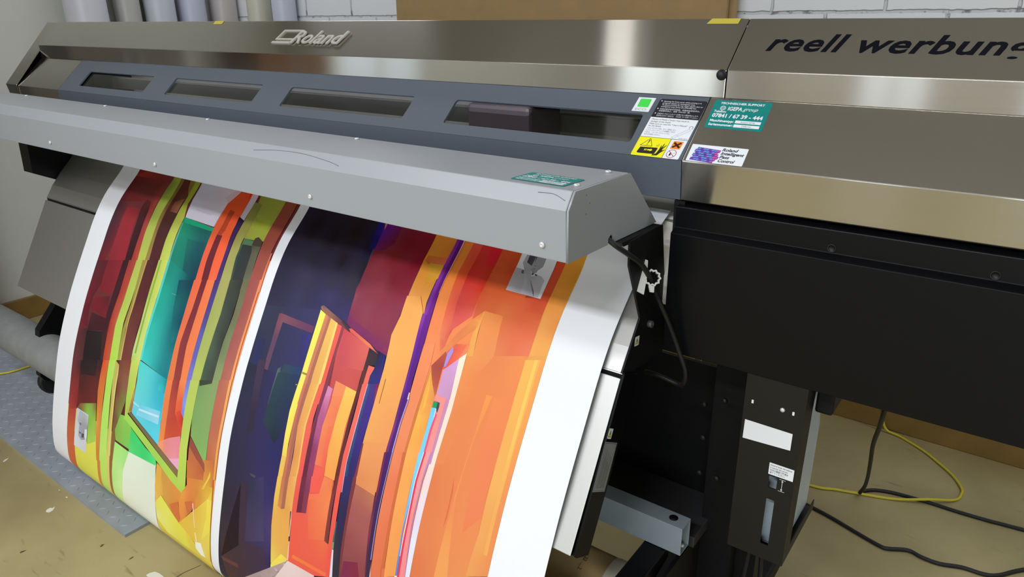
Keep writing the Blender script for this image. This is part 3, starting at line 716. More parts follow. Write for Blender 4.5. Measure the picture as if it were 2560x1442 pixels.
# (which print, layer, corners in the outline, points as x, s in tenths of a millimetre along the film, ink colours)
ART = [
(0, 1, 4, (-21030, 300, -13720, 300, -13720, 13000, -21030, 13000), (121, 54, 56, 117, 51, 53, 68, 28, 32, 77, 33, 36)),
(0, 2, 4, (-21030, 8600, -18450, 8600, -18450, 13000, -21030, 13000), (211, 202, 86, 203, 195, 84, 214, 207, 90, 224, 216, 94)),
(0, 3, 4, (-18450, 9300, -13720, 9300, -13720, 13000, -18450, 13000), (225, 165, 75, 210, 154, 71, 219, 162, 75, 235, 174, 81)),
(0, 4, 4, (-13920, 3000, -13720, 3000, -13720, 13000, -13920, 13000), (229, 132, 86, 243, 153, 97, 242, 162, 89, 232, 152, 79)),
(0, 2, 7, (-21030, 1493, -19236, 1494, -19250, 1709, -19277, 2336, -20474, 2527, -21030, 2619, -21030, 2039), (158, 43, 32, 125, 43, 35, 127, 49, 43, 124, 55, 51, 113, 42, 44, 90, 37, 43, 101, 26, 29)),
(0, 3, 4, (-20731, 1859, -19646, 1815, -19512, 2284, -20465, 2344), (100, 35, 32, 109, 45, 39, 115, 50, 47, 108, 45, 47)),
(0, 3, 4, (-21030, 1673, -19664, 1620, -19678, 1679, -21030, 1726), (158, 49, 38, 145, 52, 41, 130, 44, 38, 141, 41, 35)),
(0, 3, 7, (-21030, 2599, -20538, 2582, -20501, 3791, -20647, 4312, -21009, 4381, -21030, 3576, -21030, 2921), (76, 40, 48, 109, 46, 54, 113, 39, 51, 118, 36, 47, 101, 36, 47, 73, 43, 52, 66, 46, 54)),
(0, 4, 6, (-20484, 2683, -19864, 2649, -19765, 3257, -19637, 4118, -20504, 4284, -20464, 3478), (151, 49, 54, 149, 46, 50, 153, 46, 54, 152, 43, 51, 135, 43, 53, 149, 46, 56)),
(0, 5, 8, (-21030, 4394, -20357, 4255, -20444, 4940, -20671, 5373, -20684, 5799, -20599, 6221, -20947, 6366, -21022, 5409), (87, 41, 49, 92, 34, 44, 96, 34, 44, 101, 32, 42, 101, 32, 42, 96, 36, 46, 117, 40, 46, 115, 40, 46)),
(0, 6, 7, (-20463, 4276, -19700, 4129, -19670, 4421, -19644, 5029, -19843, 5151, -20397, 5152, -20461, 4782), (121, 39, 47, 135, 39, 46, 138, 42, 52, 135, 42, 50, 127, 38, 46, 125, 36, 44, 130, 38, 50)),
(0, 2, 4, (-20552, 5367, -19822, 5186, -19732, 5775, -20610, 5702), (122, 36, 44, 90, 36, 46, 126, 35, 47, 117, 32, 44)),
(0, 3, 4, (-20518, 5801, -19723, 5793, -19641, 6125, -20548, 6328), (77, 38, 44, 74, 31, 38, 63, 33, 39, 59, 34, 38)),
(0, 6, 4, (-20947, 6366, -20573, 6274, -20459, 7169, -20967, 7307), (96, 46, 50, 69, 42, 46, 85, 48, 49, 112, 58, 60)),
(0, 7, 4, (-20548, 6328, -19703, 6160, -19496, 6910, -20459, 7169), (39, 32, 33, 47, 37, 39, 40, 33, 34, 39, 32, 34)),
(0, 8, 4, (-19727, 6107, -19518, 6056, -19390, 6881, -19532, 6919), (63, 35, 39, 78, 41, 43, 73, 47, 47, 49, 39, 39)),
(0, 7, 5, (-21019, 7320, -20547, 7193, -20496, 8393, -20546, 8593, -20994, 8754), (117, 55, 56, 74, 42, 44, 134, 45, 46, 162, 53, 56, 169, 67, 61)),
(0, 9, 6, (-20547, 7193, -19366, 6874, -19434, 7771, -19476, 8159, -20482, 8471, -20529, 7793), (41, 34, 36, 55, 39, 41, 100, 44, 45, 118, 48, 44, 113, 43, 42, 85, 38, 40)),
(0, 10, 4, (-20470, 7172, -19651, 6951, -19637, 7398, -20451, 7568), (41, 34, 36, 44, 35, 37, 61, 39, 41, 53, 38, 40)),
(0, 3, 4, (-21030, 9300, -20550, 9300, -20550, 13000, -21030, 13000), (208, 106, 64, 207, 102, 63, 233, 138, 75, 230, 132, 73)),
(0, 8, 6, (-20994, 8754, -20546, 8593, -20580, 9456, -20548, 9764, -21030, 9953, -21030, 9512), (179, 73, 63, 178, 64, 62, 202, 97, 61, 209, 109, 62, 213, 116, 66, 201, 100, 62)),
(0, 9, 4, (-20550, 9000, -19200, 9000, -19200, 13000, -20550, 13000), (227, 223, 83, 227, 223, 92, 229, 228, 82, 233, 232, 83)),
(0, 10, 7, (-20329, 8383, -19446, 8111, -19372, 8743, -19318, 9166, -19785, 9410, -19803, 8562, -20472, 8529), (139, 95, 62, 132, 114, 65, 159, 198, 80, 176, 214, 88, 178, 217, 89, 138, 193, 80, 129, 85, 60)),
(0, 11, 4, (-20489, 8555, -19803, 8562, -19870, 9711, -20587, 9713), (202, 203, 209, 202, 205, 214, 213, 212, 219, 218, 225, 225)),
(0, 12, 6, (-20424, 8897, -20307, 8573, -19837, 8617, -19831, 8977, -20050, 9073, -20291, 9015), (186, 187, 192, 182, 185, 191, 190, 193, 198, 161, 160, 167, 151, 152, 159, 173, 176, 182)),
(0, 13, 5, (-20291, 9015, -19880, 8948, -19957, 9341, -20163, 9412, -20332, 9330), (162, 165, 172, 161, 162, 167, 151, 148, 158, 163, 164, 170, 179, 183, 187)),
(0, 14, 4, (-20130, 9204, -19981, 9177, -20006, 9294, -20143, 9336), (92, 85, 99, 81, 74, 89, 87, 81, 93, 91, 85, 97)),
(0, 15, 4, (-20296, 9190, -20166, 9193, -20174, 9242, -20278, 9254), (109, 107, 117, 108, 106, 116, 109, 106, 116, 109, 107, 117)),
(0, 14, 4, (-20300, 8937, -20198, 8915, -20167, 8974, -20246, 9000), (114, 115, 126, 113, 114, 126, 113, 114, 126, 114, 115, 126)),
(0, 15, 5, (-19964, 9022, -19826, 9021, -19827, 9227, -19912, 9314, -19975, 9244), (220, 227, 223, 219, 226, 223, 220, 227, 224, 221, 227, 224, 221, 227, 224)),
(0, 4, 8, (-19626, 1695, -19250, 1709, -19202, 2412, -19105, 3145, -19038, 4002, -19368, 4066, -19366, 3189, -19516, 2463), (107, 41, 35, 134, 54, 45, 160, 64, 55, 168, 72, 61, 181, 77, 62, 158, 54, 49, 156, 60, 57, 122, 47, 46)),
(0, 9, 8, (-19430, 4077, -19066, 4007, -19017, 5067, -19088, 5758, -19041, 6787, -19390, 6881, -19463, 5848, -19383, 4953), (151, 55, 48, 172, 76, 63, 180, 91, 71, 185, 94, 73, 192, 97, 65, 193, 64, 39, 178, 54, 41, 173, 60, 48)),
(0, 11, 8, (-19366, 6874, -19051, 6789, -19102, 7868, -19088, 8551, -19099, 9642, -19260, 9702, -19349, 8636, -19434, 7771), (224, 82, 44, 203, 113, 65, 214, 128, 61, 216, 135, 69, 212, 137, 71, 220, 138, 63, 227, 156, 70, 214, 113, 54)),
(0, 12, 4, (-19210, 9300, -19030, 9300, -19030, 13000, -19210, 13000), (213, 136, 66, 212, 136, 66, 222, 143, 71, 223, 144, 71)),
(0, 10, 8, (-19730, 2341, -19496, 2371, -19393, 2659, -19337, 3284, -19335, 4059, -19637, 4118, -19696, 3143, -19802, 2553), (102, 38, 37, 104, 42, 42, 65, 32, 36, 59, 30, 36, 55, 29, 34, 57, 31, 38, 62, 33, 39, 83, 37, 39)),
(0, 11, 8, (-19700, 4129, -19430, 4077, -19420, 5019, -19499, 5623, -19518, 6056, -19657, 6090, -19734, 5619, -19705, 5121), (57, 30, 36, 63, 32, 38, 68, 33, 40, 69, 33, 39, 67, 33, 37, 65, 35, 41, 70, 35, 44, 66, 34, 42)),
(0, 5, 10, (-19108, 1499, -18878, 1500, -18738, 2067, -18747, 2678, -18669, 3365, -18649, 3928, -19038, 4002, -19104, 3304, -19122, 2657, -19198, 1863), (159, 179, 60, 170, 186, 60, 159, 179, 64, 168, 182, 81, 176, 184, 88, 186, 196, 90, 181, 194, 84, 172, 183, 87, 157, 171, 72, 130, 138, 57)),
(0, 12, 8, (-19066, 4007, -18709, 3939, -18714, 5019, -18788, 5686, -18667, 6686, -19041, 6787, -19148, 5869, -19073, 5099), (177, 188, 86, 184, 192, 99, 182, 200, 94, 185, 209, 93, 184, 219, 90, 175, 220, 80, 179, 210, 87, 178, 193, 84)),
(0, 13, 7, (-19051, 6789, -18711, 6697, -18737, 7776, -18669, 9484, -19079, 9635, -19084, 8352, -19051, 7560), (179, 223, 90, 184, 226, 103, 183, 227, 103, 196, 231, 112, 190, 233, 109, 181, 229, 104, 179, 225, 96)),
(0, 14, 4, (-19040, 9300, -18680, 9300, -18680, 13000, -19040, 13000), (189, 231, 105, 198, 228, 105, 210, 235, 101, 211, 236, 102)),
(0, 13, 9, (-18878, 1500, -18674, 1536, -18585, 2355, -18565, 3052, -18490, 3897, -18682, 3934, -18691, 3330, -18747, 2678, -18738, 2067), (142, 118, 49, 116, 79, 39, 114, 72, 49, 145, 100, 70, 165, 124, 83, 151, 135, 68, 146, 130, 64, 138, 118, 54, 126, 109, 47)),
(0, 14, 8, (-18789, 3954, -18565, 3911, -18515, 5241, -18607, 5832, -18500, 6641, -18667, 6686, -18739, 5865, -18675, 5087), (161, 148, 73, 161, 137, 77, 156, 131, 75, 164, 138, 78, 178, 147, 83, 155, 168, 76, 156, 163, 75, 154, 150, 71)),
(0, 15, 6, (-18613, 3920, -18555, 3909, -18550, 5724, -18483, 6636, -18540, 6651, -18590, 5828), (188, 158, 86, 193, 163, 91, 202, 168, 98, 207, 183, 108, 201, 178, 103, 197, 168, 93)),
(0, 15, 6, (-18744, 6706, -18489, 6788, -18509, 7784, -18518, 9429, -18669, 9484, -18686, 7838), (192, 194, 93, 196, 168, 93, 212, 193, 112, 227, 207, 119, 211, 197, 105, 197, 184, 93)),
(0, 16, 6, (-18543, 6822, -18502, 6792, -18509, 7784, -18495, 9421, -18555, 9443, -18562, 7800), (229, 208, 127, 229, 208, 127, 230, 209, 127, 234, 212, 129, 234, 212, 130, 230, 209, 127)),
(0, 17, 4, (-18680, 9300, -18520, 9300, -18520, 13000, -18680, 13000), (227, 207, 115, 226, 207, 114, 237, 218, 122, 237, 218, 122)),
(0, 14, 10, (-18658, 1556, -18518, 1558, -18266, 1719, -18088, 1916, -18055, 2521, -18012, 2957, -17959, 3795, -18490, 3897, -18565, 3052, -18585, 2355), (91, 45, 31, 97, 52, 34, 94, 43, 33, 109, 60, 43, 77, 44, 41, 74, 42, 44, 84, 42, 44, 82, 42, 44, 74, 42, 41, 84, 40, 30)),
(0, 15, 5, (-18431, 2197, -18101, 2053, -18102, 2186, -18071, 2503, -18416, 2498), (118, 68, 52, 133, 91, 56, 144, 102, 61, 146, 90, 69, 115, 61, 53)),
(0, 16, 9, (-18555, 3909, -18046, 3811, -18032, 4660, -18049, 5509, -18050, 6255, -18011, 6509, -18483, 6636, -18541, 5816, -18516, 4860), (86, 45, 48, 75, 38, 40, 89, 43, 43, 103, 55, 51, 118, 67, 56, 121, 65, 56, 119, 63, 57, 114, 61, 55, 92, 45, 47)),
(0, 17, 10, (-18543, 6652, -17989, 6502, -17933, 7138, -17957, 7614, -18124, 8046, -18261, 8282, -18295, 9348, -18480, 9415, -18472, 8157, -18450, 7384), (124, 67, 57, 134, 67, 54, 149, 93, 76, 128, 131, 73, 119, 142, 68, 125, 92, 59, 147, 108, 64, 142, 99, 62, 125, 77, 54, 129, 71, 58)),
(0, 18, 4, (-18520, 9300, -18380, 9300, -18380, 13000, -18520, 13000), (153, 112, 66, 147, 103, 61, 214, 142, 70, 215, 142, 70)),
(0, 15, 4, (-18575, 1491, -18065, 1495, -17986, 2034, -18266, 1719), (153, 139, 54, 159, 155, 48, 159, 144, 56, 133, 108, 50)),
(0, 16, 11, (-18170, 1488, -17901, 1514, -17835, 2185, -17657, 2557, -17670, 3014, -17643, 3467, -17608, 3728, -18020, 3807, -18045, 3255, -18022, 2598, -18053, 2000), (143, 150, 42, 158, 165, 48, 166, 174, 59, 188, 195, 82, 189, 199, 90, 196, 206, 98, 201, 212, 100, 185, 198, 89, 177, 190, 83, 175, 183, 77, 157, 162, 52)),
(0, 18, 10, (-18046, 3811, -17634, 3732, -17605, 4567, -17616, 5404, -17579, 6131, -17584, 6394, -18011, 6509, -18033, 6213, -17986, 5493, -18032, 4660), (177, 200, 91, 208, 215, 101, 207, 216, 103, 210, 220, 112, 210, 222, 117, 210, 222, 117, 170, 202, 88, 183, 218, 142, 175, 208, 117, 166, 194, 89)),
(0, 19, 8, (-17985, 3799, -17908, 3785, -17878, 4626, -17850, 5554, -17854, 6296, -17925, 6296, -17912, 5569, -17939, 4640), (150, 174, 66, 150, 174, 66, 145, 169, 65, 144, 167, 64, 144, 167, 64, 144, 167, 64, 144, 167, 64, 146, 169, 65)),
(0, 19, 8, (-17989, 6502, -17609, 6400, -17566, 7309, -17584, 7771, -17763, 7855, -17907, 8034, -17939, 7533, -17933, 7138), (190, 207, 93, 210, 217, 107, 204, 206, 92, 182, 171, 87, 176, 192, 88, 175, 223, 93, 169, 212, 82, 179, 207, 87)),
(0, 20, 4, (-17613, 7138, -17565, 7124, -17584, 7771, -17736, 7809), (194, 166, 82, 199, 151, 92, 169, 111, 73, 169, 121, 70)),
(0, 19, 6, (-17643, 2561, -16259, 2629, -16221, 3336, -16178, 4278, -17487, 4563, -17602, 3597), (34, 147, 110, 37, 103, 98, 27, 71, 85, 26, 69, 91, 33, 155, 133, 36, 130, 108)),
(0, 20, 5, (-17114, 3056, -16295, 3042, -16169, 3757, -16178, 4278, -16716, 4395), (35, 108, 96, 30, 82, 89, 24, 66, 82, 26, 67, 88, 28, 89, 96)),
(0, 20, 4, (-17617, 2544, -16251, 2616, -16227, 2720, -17581, 2683), (30, 177, 128, 32, 169, 124, 39, 153, 112, 35, 163, 119)),
(0, 21, 6, (-17642, 2706, -17573, 2694, -17544, 3698, -17451, 4556, -17559, 4579, -17617, 3780), (88, 169, 146, 76, 163, 137, 99, 181, 162, 102, 193, 179, 100, 188, 176, 93, 170, 157)),
(0, 22, 7, (-17558, 3717, -16277, 3989, -16227, 5226, -16235, 6538, -17538, 6381, -17583, 5673, -17554, 4835), (33, 137, 116, 21, 64, 81, 22, 80, 97, 30, 124, 135, 62, 201, 195, 54, 187, 171, 37, 168, 147)),
(0, 23, 6, (-16898, 4119, -16277, 3989, -16226, 5049, -16265, 5590, -16464, 5641, -16764, 4817), (26, 77, 89, 19, 60, 77, 21, 70, 89, 26, 95, 108, 31, 120, 124, 29, 106, 107)),
(0, 23, 8, (-17634, 3732, -17528, 3712, -17501, 4749, -17532, 5568, -17522, 6377, -17600, 6398, -17624, 5591, -17591, 4769), (97, 200, 186, 81, 184, 166, 93, 208, 196, 97, 217, 205, 97, 216, 204, 92, 212, 200, 87, 207, 200, 93, 204, 191)),
(0, 23, 4, (-17012, 4490, -16426, 4506, -16421, 4516, -17006, 4500), (114, 183, 176, 113, 182, 175, 113, 182, 175, 114, 183, 176)),
(0, 24, 8, (-17609, 6400, -16225, 6534, -16195, 6966, -16208, 8134, -16244, 8201, -17586, 7796, -17556, 7492, -17539, 6932), (77, 212, 203, 35, 154, 159, 50, 179, 207, 91, 209, 230, 96, 211, 232, 102, 207, 229, 112, 213, 223, 97, 213, 202)),
(0, 25, 4, (-16604, 6643, -16225, 6534, -16192, 6878, -16514, 6884), (51, 179, 179, 28, 137, 144, 36, 154, 171, 61, 194, 198)),
(0, 25, 4, (-17254, 7470, -16279, 7348, -16313, 7700, -17360, 7781), (112, 205, 228, 121, 208, 231, 156, 216, 231, 143, 216, 231)),
(0, 26, 4, (-17265, 7575, -16313, 7475, -16332, 7535, -17271, 7627), (203, 233, 240, 206, 233, 241, 191, 228, 239, 188, 229, 238)),
(0, 26, 4, (-17568, 7473, -17261, 7518, -17271, 7549, -17554, 7534), (173, 226, 238, 173, 225, 237, 173, 225, 237, 173, 226, 238)),
(0, 21, 10, (-17848, 1504, -15330, 1500, -15307, 2247, -15509, 2211, -15586, 1634, -15776, 1592, -16286, 1899, -16291, 2589, -17617, 2544, -17760, 2016), (214, 205, 224, 220, 201, 211, 210, 198, 211, 205, 196, 211, 229, 187, 189, 224, 188, 190, 226, 212, 224, 210, 207, 220, 213, 210, 221, 210, 204, 223)),
(0, 22, 4, (-17384, 2241, -16622, 2286, -16625, 2324, -17332, 2296), (203, 197, 214, 202, 196, 213, 201, 195, 213, 202, 196, 213)),
(0, 22, 3, (-16523, 1760, -15793, 1570, -16296, 1888), (218, 194, 210, 238, 163, 153, 229, 193, 194)),
(0, 24, 10, (-15776, 1592, -15586, 1634, -15517, 2164, -15495, 2607, -15393, 3348, -15404, 4110, -16228, 4289, -16254, 3342, -16259, 2629, -16286, 1899), (231, 67, 26, 242, 72, 33, 243, 92, 49, 243, 97, 56, 243, 102, 65, 243, 116, 73, 235, 100, 73, 230, 96, 68, 233, 100, 61, 233, 87, 39)),
(0, 25, 3, (-15807, 1596, -15586, 1634, -15605, 1674), (210, 44, 28, 208, 43, 28, 207, 43, 28)),
(0, 25, 6, (-16043, 2047, -15826, 2071, -15787, 2591, -15853, 2739, -16019, 2758, -15993, 2466), (183, 68, 35, 182, 65, 35, 185, 72, 45, 194, 75, 49, 182, 66, 49, 188, 70, 41)),
(0, 26, 6, (-16019, 2758, -15799, 2741, -15774, 3422, -15722, 4179, -15965, 4232, -16033, 3473), (113, 42, 51, 116, 45, 51, 105, 44, 50, 110, 39, 47, 107, 41, 52, 103, 41, 54)),
(0, 27, 8, (-16277, 3989, -15465, 3820, -15388, 4847, -15415, 5630, -15452, 6314, -16235, 6538, -16256, 5676, -16254, 4878), (232, 103, 71, 243, 125, 75, 238, 128, 79, 238, 128, 78, 240, 133, 76, 227, 121, 71, 228, 120, 75, 226, 110, 74)),
(0, 28, 8, (-15974, 3926, -15758, 3881, -15762, 4762, -15784, 5553, -15699, 6384, -15979, 6464, -16069, 5540, -15981, 4637), (117, 45, 49, 115, 41, 47, 127, 52, 58, 136, 55, 59, 150, 57, 55, 151, 65, 61, 141, 60, 63, 122, 50, 56)),
(0, 29, 9, (-16225, 6534, -15444, 6311, -15408, 7075, -15242, 7230, -15278, 7588, -15292, 7663, -16212, 8117, -16190, 7588, -16222, 6886), (234, 129, 79, 240, 138, 84, 234, 93, 57, 179, 59, 45, 204, 78, 57, 204, 83, 57, 237, 149, 77, 233, 134, 77, 231, 129, 77)),
(0, 30, 7, (-15998, 6469, -15718, 6389, -15649, 7203, -15288, 7539, -15292, 7663, -15979, 7984, -15952, 7245), (166, 71, 63, 150, 55, 50, 185, 69, 53, 199, 74, 55, 204, 80, 59, 211, 89, 55, 190, 79, 63)),
(0, 31, 5, (-15649, 7203, -15473, 7061, -15224, 7241, -15262, 7392, -15296, 7507), (225, 84, 59, 215, 71, 49, 179, 54, 43, 189, 59, 45, 214, 83, 62)),
(0, 28, 8, (-15547, 2169, -15278, 2242, -15329, 2599, -15297, 3160, -15247, 4075, -15435, 4117, -15426, 3291, -15465, 2601), (47, 30, 54, 49, 35, 58, 64, 48, 106, 69, 51, 107, 81, 65, 128, 79, 56, 122, 70, 48, 106, 61, 43, 90)),
(0, 29, 8, (-15465, 3820, -15255, 3776, -15271, 4733, -15265, 5504, -15264, 6260, -15452, 6314, -15445, 5379, -15446, 4514), (73, 54, 118, 79, 60, 118, 86, 76, 145, 100, 99, 173, 122, 120, 199, 118, 114, 192, 98, 94, 168, 79, 64, 135)),
(0, 32, 6, (-15444, 6311, -15282, 6264, -15232, 6865, -15242, 7230, -15398, 7106, -15430, 6736), (118, 120, 203, 125, 128, 206, 139, 157, 225, 134, 137, 215, 125, 128, 211, 130, 143, 216)),
(0, 22, 7, (-15323, 1510, -14263, 1507, -14198, 2588, -14255, 2620, -14472, 2541, -14546, 2664, -15018, 2653), (133, 132, 51, 160, 161, 59, 160, 168, 67, 157, 161, 64, 161, 169, 65, 161, 169, 64, 153, 155, 69)),
(0, 23, 4, (-14907, 2126, -14348, 2095, -14308, 2297, -14895, 2337), (153, 160, 54, 166, 173, 59, 167, 178, 62, 155, 165, 57)),
(0, 30, 9, (-15320, 1688, -15013, 1734, -14948, 2393, -14982, 2800, -14817, 3982, -15247, 4075, -15266, 3154, -15276, 2767, -15278, 2242), (134, 131, 67, 135, 130, 54, 149, 145, 69, 166, 162, 92, 177, 176, 106, 177, 174, 102, 163, 160, 93, 157, 154, 82, 144, 140, 74)),
(0, 31, 8, (-15255, 3776, -14895, 3701, -14821, 4710, -14804, 5552, -14920, 6161, -15264, 6260, -15260, 5332, -15259, 4644), (167, 164, 97, 172, 166, 99, 169, 177, 98, 171, 182, 97, 184, 191, 95, 178, 195, 94, 165, 178, 96, 162, 168, 94)),
(0, 32, 6, (-14944, 2662, -14255, 2620, -14227, 2954, -14163, 3839, -14847, 3988, -14969, 3139), (75, 114, 83, 77, 73, 60, 74, 79, 69, 106, 105, 83, 66, 76, 66, 48, 72, 64)),
(0, 33, 4, (-14944, 2662, -14539, 2674, -14561, 2786, -14909, 2808), (87, 126, 87, 87, 125, 87, 85, 124, 86, 85, 124, 86)),
(0, 34, 6, (-14909, 2808, -14561, 2786, -14458, 2998, -14427, 3897, -14786, 3975, -14871, 3246), (52, 62, 59, 57, 58, 55, 53, 56, 56, 57, 56, 59, 53, 63, 59, 50, 60, 59)),
(0, 35, 5, (-14566, 2592, -14472, 2541, -14255, 2620, -14233, 2745, -14574, 2767), (78, 64, 54, 78, 64, 54, 77, 64, 53, 76, 63, 53, 76, 63, 53)),
(0, 36, 6, (-14490, 2794, -14233, 2745, -14233, 2996, -14134, 3833, -14413, 3894, -14456, 3164), (91, 90, 70, 97, 90, 70, 99, 99, 77, 117, 119, 91, 107, 108, 85, 91, 91, 74)),
(0, 37, 8, (-14895, 3701, -14419, 3602, -14409, 4476, -14444, 5122, -14457, 6028, -14920, 6161, -14886, 5320, -14849, 4547), (69, 74, 61, 53, 54, 51, 54, 58, 55, 56, 59, 55, 65, 70, 63, 72, 96, 74, 80, 97, 78, 73, 82, 71)),
(0, 38, 8, (-14419, 3602, -14199, 3556, -14156, 4383, -14187, 5139, -14181, 5950, -14457, 6028, -14444, 5122, -14375, 4435), (110, 109, 81, 113, 108, 77, 116, 119, 86, 121, 137, 93, 138, 154, 103, 134, 149, 99, 115, 123, 88, 109, 113, 84)),
(0, 39, 6, (-14963, 6173, -14222, 5961, -14187, 6942, -14161, 7990, -14874, 7505, -14921, 7093), (119, 152, 93, 138, 156, 103, 133, 165, 99, 136, 180, 99, 129, 171, 95, 124, 161, 95)),
(0, 40, 4, (-14937, 6166, -14461, 6029, -14456, 6111, -14898, 6298), (58, 67, 55, 61, 68, 57, 65, 72, 57, 60, 71, 55)),
(0, 39, 8, (-14263, 1507, -13849, 1498, -13787, 2401, -13804, 2872, -13761, 3752, -14163, 3839, -14204, 2991, -14226, 2572), (143, 68, 41, 155, 73, 49, 150, 72, 57, 156, 80, 69, 172, 86, 76, 169, 86, 83, 153, 79, 71, 146, 71, 56)),
(0, 40, 8, (-14199, 3556, -13769, 3467, -13780, 4492, -13804, 5203, -13837, 5851, -14181, 5950, -14199, 5059, -14170, 4303), (157, 82, 79, 173, 91, 83, 170, 95, 86, 173, 100, 87, 182, 109, 93, 170, 99, 87, 161, 88, 84, 157, 82, 79)),
(0, 41, 9, (-14222, 5961, -13805, 5842, -13787, 6650, -13800, 7559, -13804, 8217, -14147, 8346, -14159, 8143, -14150, 7902, -14186, 6859), (176, 101, 85, 197, 117, 87, 191, 106, 80, 201, 121, 80, 201, 116, 68, 192, 102, 62, 148, 82, 62, 187, 108, 80, 182, 105, 85)),
(0, 41, 4, (-13800, 2830, -13750, 2820, -13720, 3740, -13790, 3758), (202, 111, 84, 204, 115, 87, 243, 147, 103, 233, 137, 97)),
(0, 42, 8, (-13828, 3479, -13757, 3464, -13759, 4454, -13766, 5144, -13746, 5825, -13832, 5850, -13839, 5130, -13830, 4471), (235, 139, 97, 241, 144, 99, 238, 148, 99, 240, 156, 101, 240, 165, 102, 237, 161, 98, 234, 152, 95, 228, 140, 96)),
(0, 43, 8, (-13854, 5855, -13762, 5829, -13720, 6704, -13736, 7537, -13720, 8174, -13804, 8217, -13818, 7482, -13812, 6658), (237, 167, 104, 238, 173, 106, 235, 167, 99, 235, 166, 94, 233, 159, 80, 226, 150, 75, 230, 159, 90, 232, 160, 94)),
(0, 20, 6, (-18131, 8010, -17918, 7980, -17525, 8189, -17527, 8776, -18252, 8761, -18333, 8498), (134, 188, 83, 144, 208, 83, 133, 202, 88, 124, 203, 93, 146, 184, 79, 135, 174, 79)),
(0, 21, 10, (-18282, 8810, -17553, 8843, -17557, 8873, -17707, 9273, -17764, 9569, -17828, 9998, -17878, 10419, -17800, 13000, -18380, 13000, -18380, 9700), (172, 234, 123, 165, 228, 122, 165, 229, 127, 172, 233, 133, 204, 241, 159, 212, 243, 162, 221, 239, 155, 218, 231, 126, 214, 243, 127, 186, 238, 131)),
(0, 22, 5, (-17525, 8189, -16779, 8459, -16257, 8569, -16195, 8748, -17553, 8843), (62, 207, 107, 63, 209, 111, 86, 219, 126, 96, 221, 130, 88, 218, 122)),
(0, 23, 11, (-17553, 8843, -16195, 8748, -16219, 8748, -16175, 9341, -16100, 10600, -16100, 13000, -17800, 13000, -17878, 10419, -17828, 9998, -17769, 9413, -17557, 8873), (229, 239, 214, 215, 229, 205, 217, 229, 207, 230, 232, 215, 243, 242, 226, 242, 239, 220, 234, 234, 204, 239, 239, 212, 239, 242, 222, 233, 239, 219, 229, 239, 216)),
(0, 24, 4, (-16100, 9500, -13720, 9500, -13720, 13000, -16100, 13000), (230, 205, 77, 228, 205, 80, 234, 202, 77, 240, 230, 87)),
(0, 25, 9, (-16193, 8656, -15943, 8692, -15501, 8857, -15002, 8985, -15086, 9785, -15875, 9392, -16133, 9672, -16196, 9235, -16182, 8649), (228, 169, 77, 207, 149, 69, 196, 148, 67, 222, 147, 69, 217, 119, 64, 228, 174, 77, 233, 186, 88, 229, 180, 87, 231, 164, 72)),
(0, 26, 4, (-16182, 8649, -15941, 8731, -15930, 9414, -16133, 9672), (229, 167, 71, 228, 171, 73, 229, 179, 83, 235, 191, 93)),
(0, 27, 4, (-15919, 8744, -15002, 8985, -15086, 9785, -15798, 9405), (207, 154, 72, 225, 147, 69, 214, 117, 62, 214, 157, 73)),
(0, 44, 6, (-14905, 8127, -13865, 7755, -13771, 8387, -13948, 8495, -14439, 9258, -14798, 8700), (204, 112, 66, 201, 114, 68, 204, 118, 64, 218, 165, 62, 213, 127, 66, 224, 135, 68)),
(0, 45, 6, (-15002, 8985, -14798, 8700, -14481, 8945, -14510, 9245, -15013, 9775, -15073, 9264), (232, 157, 71, 227, 137, 68, 216, 127, 66, 208, 112, 63, 230, 139, 70, 230, 148, 69)),
(0, 46, 4, (-15494, 9477, -15110, 9258, -14976, 9651, -15086, 9807), (209, 115, 61, 208, 114, 61, 209, 115, 61, 210, 116, 62)),
(0, 46, 4, (-14837, 9149, -14508, 8997, -14510, 9245, -14669, 9394), (204, 110, 63, 203, 109, 62, 203, 109, 63, 204, 109, 63)),
(0, 47, 8, (-16133, 9672, -15875, 9392, -15049, 9791, -14488, 9959, -14027, 10284, -14856, 10348, -15657, 10324, -16086, 10085), (233, 219, 88, 228, 227, 87, 230, 219, 77, 227, 199, 75, 228, 205, 83, 231, 225, 84, 239, 234, 110, 233, 230, 139)),
(0, 48, 8, (-15049, 9791, -14444, 9218, -13912, 8700, -13771, 8387, -13720, 9457, -13720, 10240, -14010, 10228, -14488, 9959), (230, 189, 70, 226, 180, 68, 231, 203, 80, 218, 174, 66, 228, 208, 85, 226, 193, 73, 233, 214, 107, 227, 189, 73)),
(0, 49, 5, (-14417, 8696, -14218, 8479, -13771, 8387, -13912, 8700, -14383, 9152), (213, 131, 64, 215, 155, 62, 218, 172, 64, 222, 179, 68, 218, 146, 64)),
(0, 50, 5, (-13940, 8731, -13748, 8695, -13720, 9457, -14068, 9812, -13908, 9161), (236, 218, 85, 233, 208, 85, 234, 212, 89, 235, 214, 88, 236, 213, 80)),
(0, 49, 5, (-14351, 9984, -14106, 9916, -13946, 10242, -14122, 10262, -14338, 10159), (240, 238, 218, 240, 239, 227, 241, 239, 219, 241, 240, 225, 238, 238, 215)),
(0, 49, 4, (-14516, 9062, -14467, 9042, -14336, 9611, -14371, 9626), (233, 185, 172, 236, 195, 176, 239, 210, 143, 237, 206, 134)),
(0, 50, 4, (-14359, 9749, -14314, 9729, -14261, 9943, -14315, 9968), (242, 221, 163, 242, 221, 163, 243, 223, 164, 243, 223, 165)),
(0, 50, 5, (-13939, 8037, -13907, 8163, -14119, 8561, -14201, 8572, -14021, 8285), (232, 184, 71, 236, 198, 75, 234, 189, 71, 229, 175, 66, 236, 204, 80)),
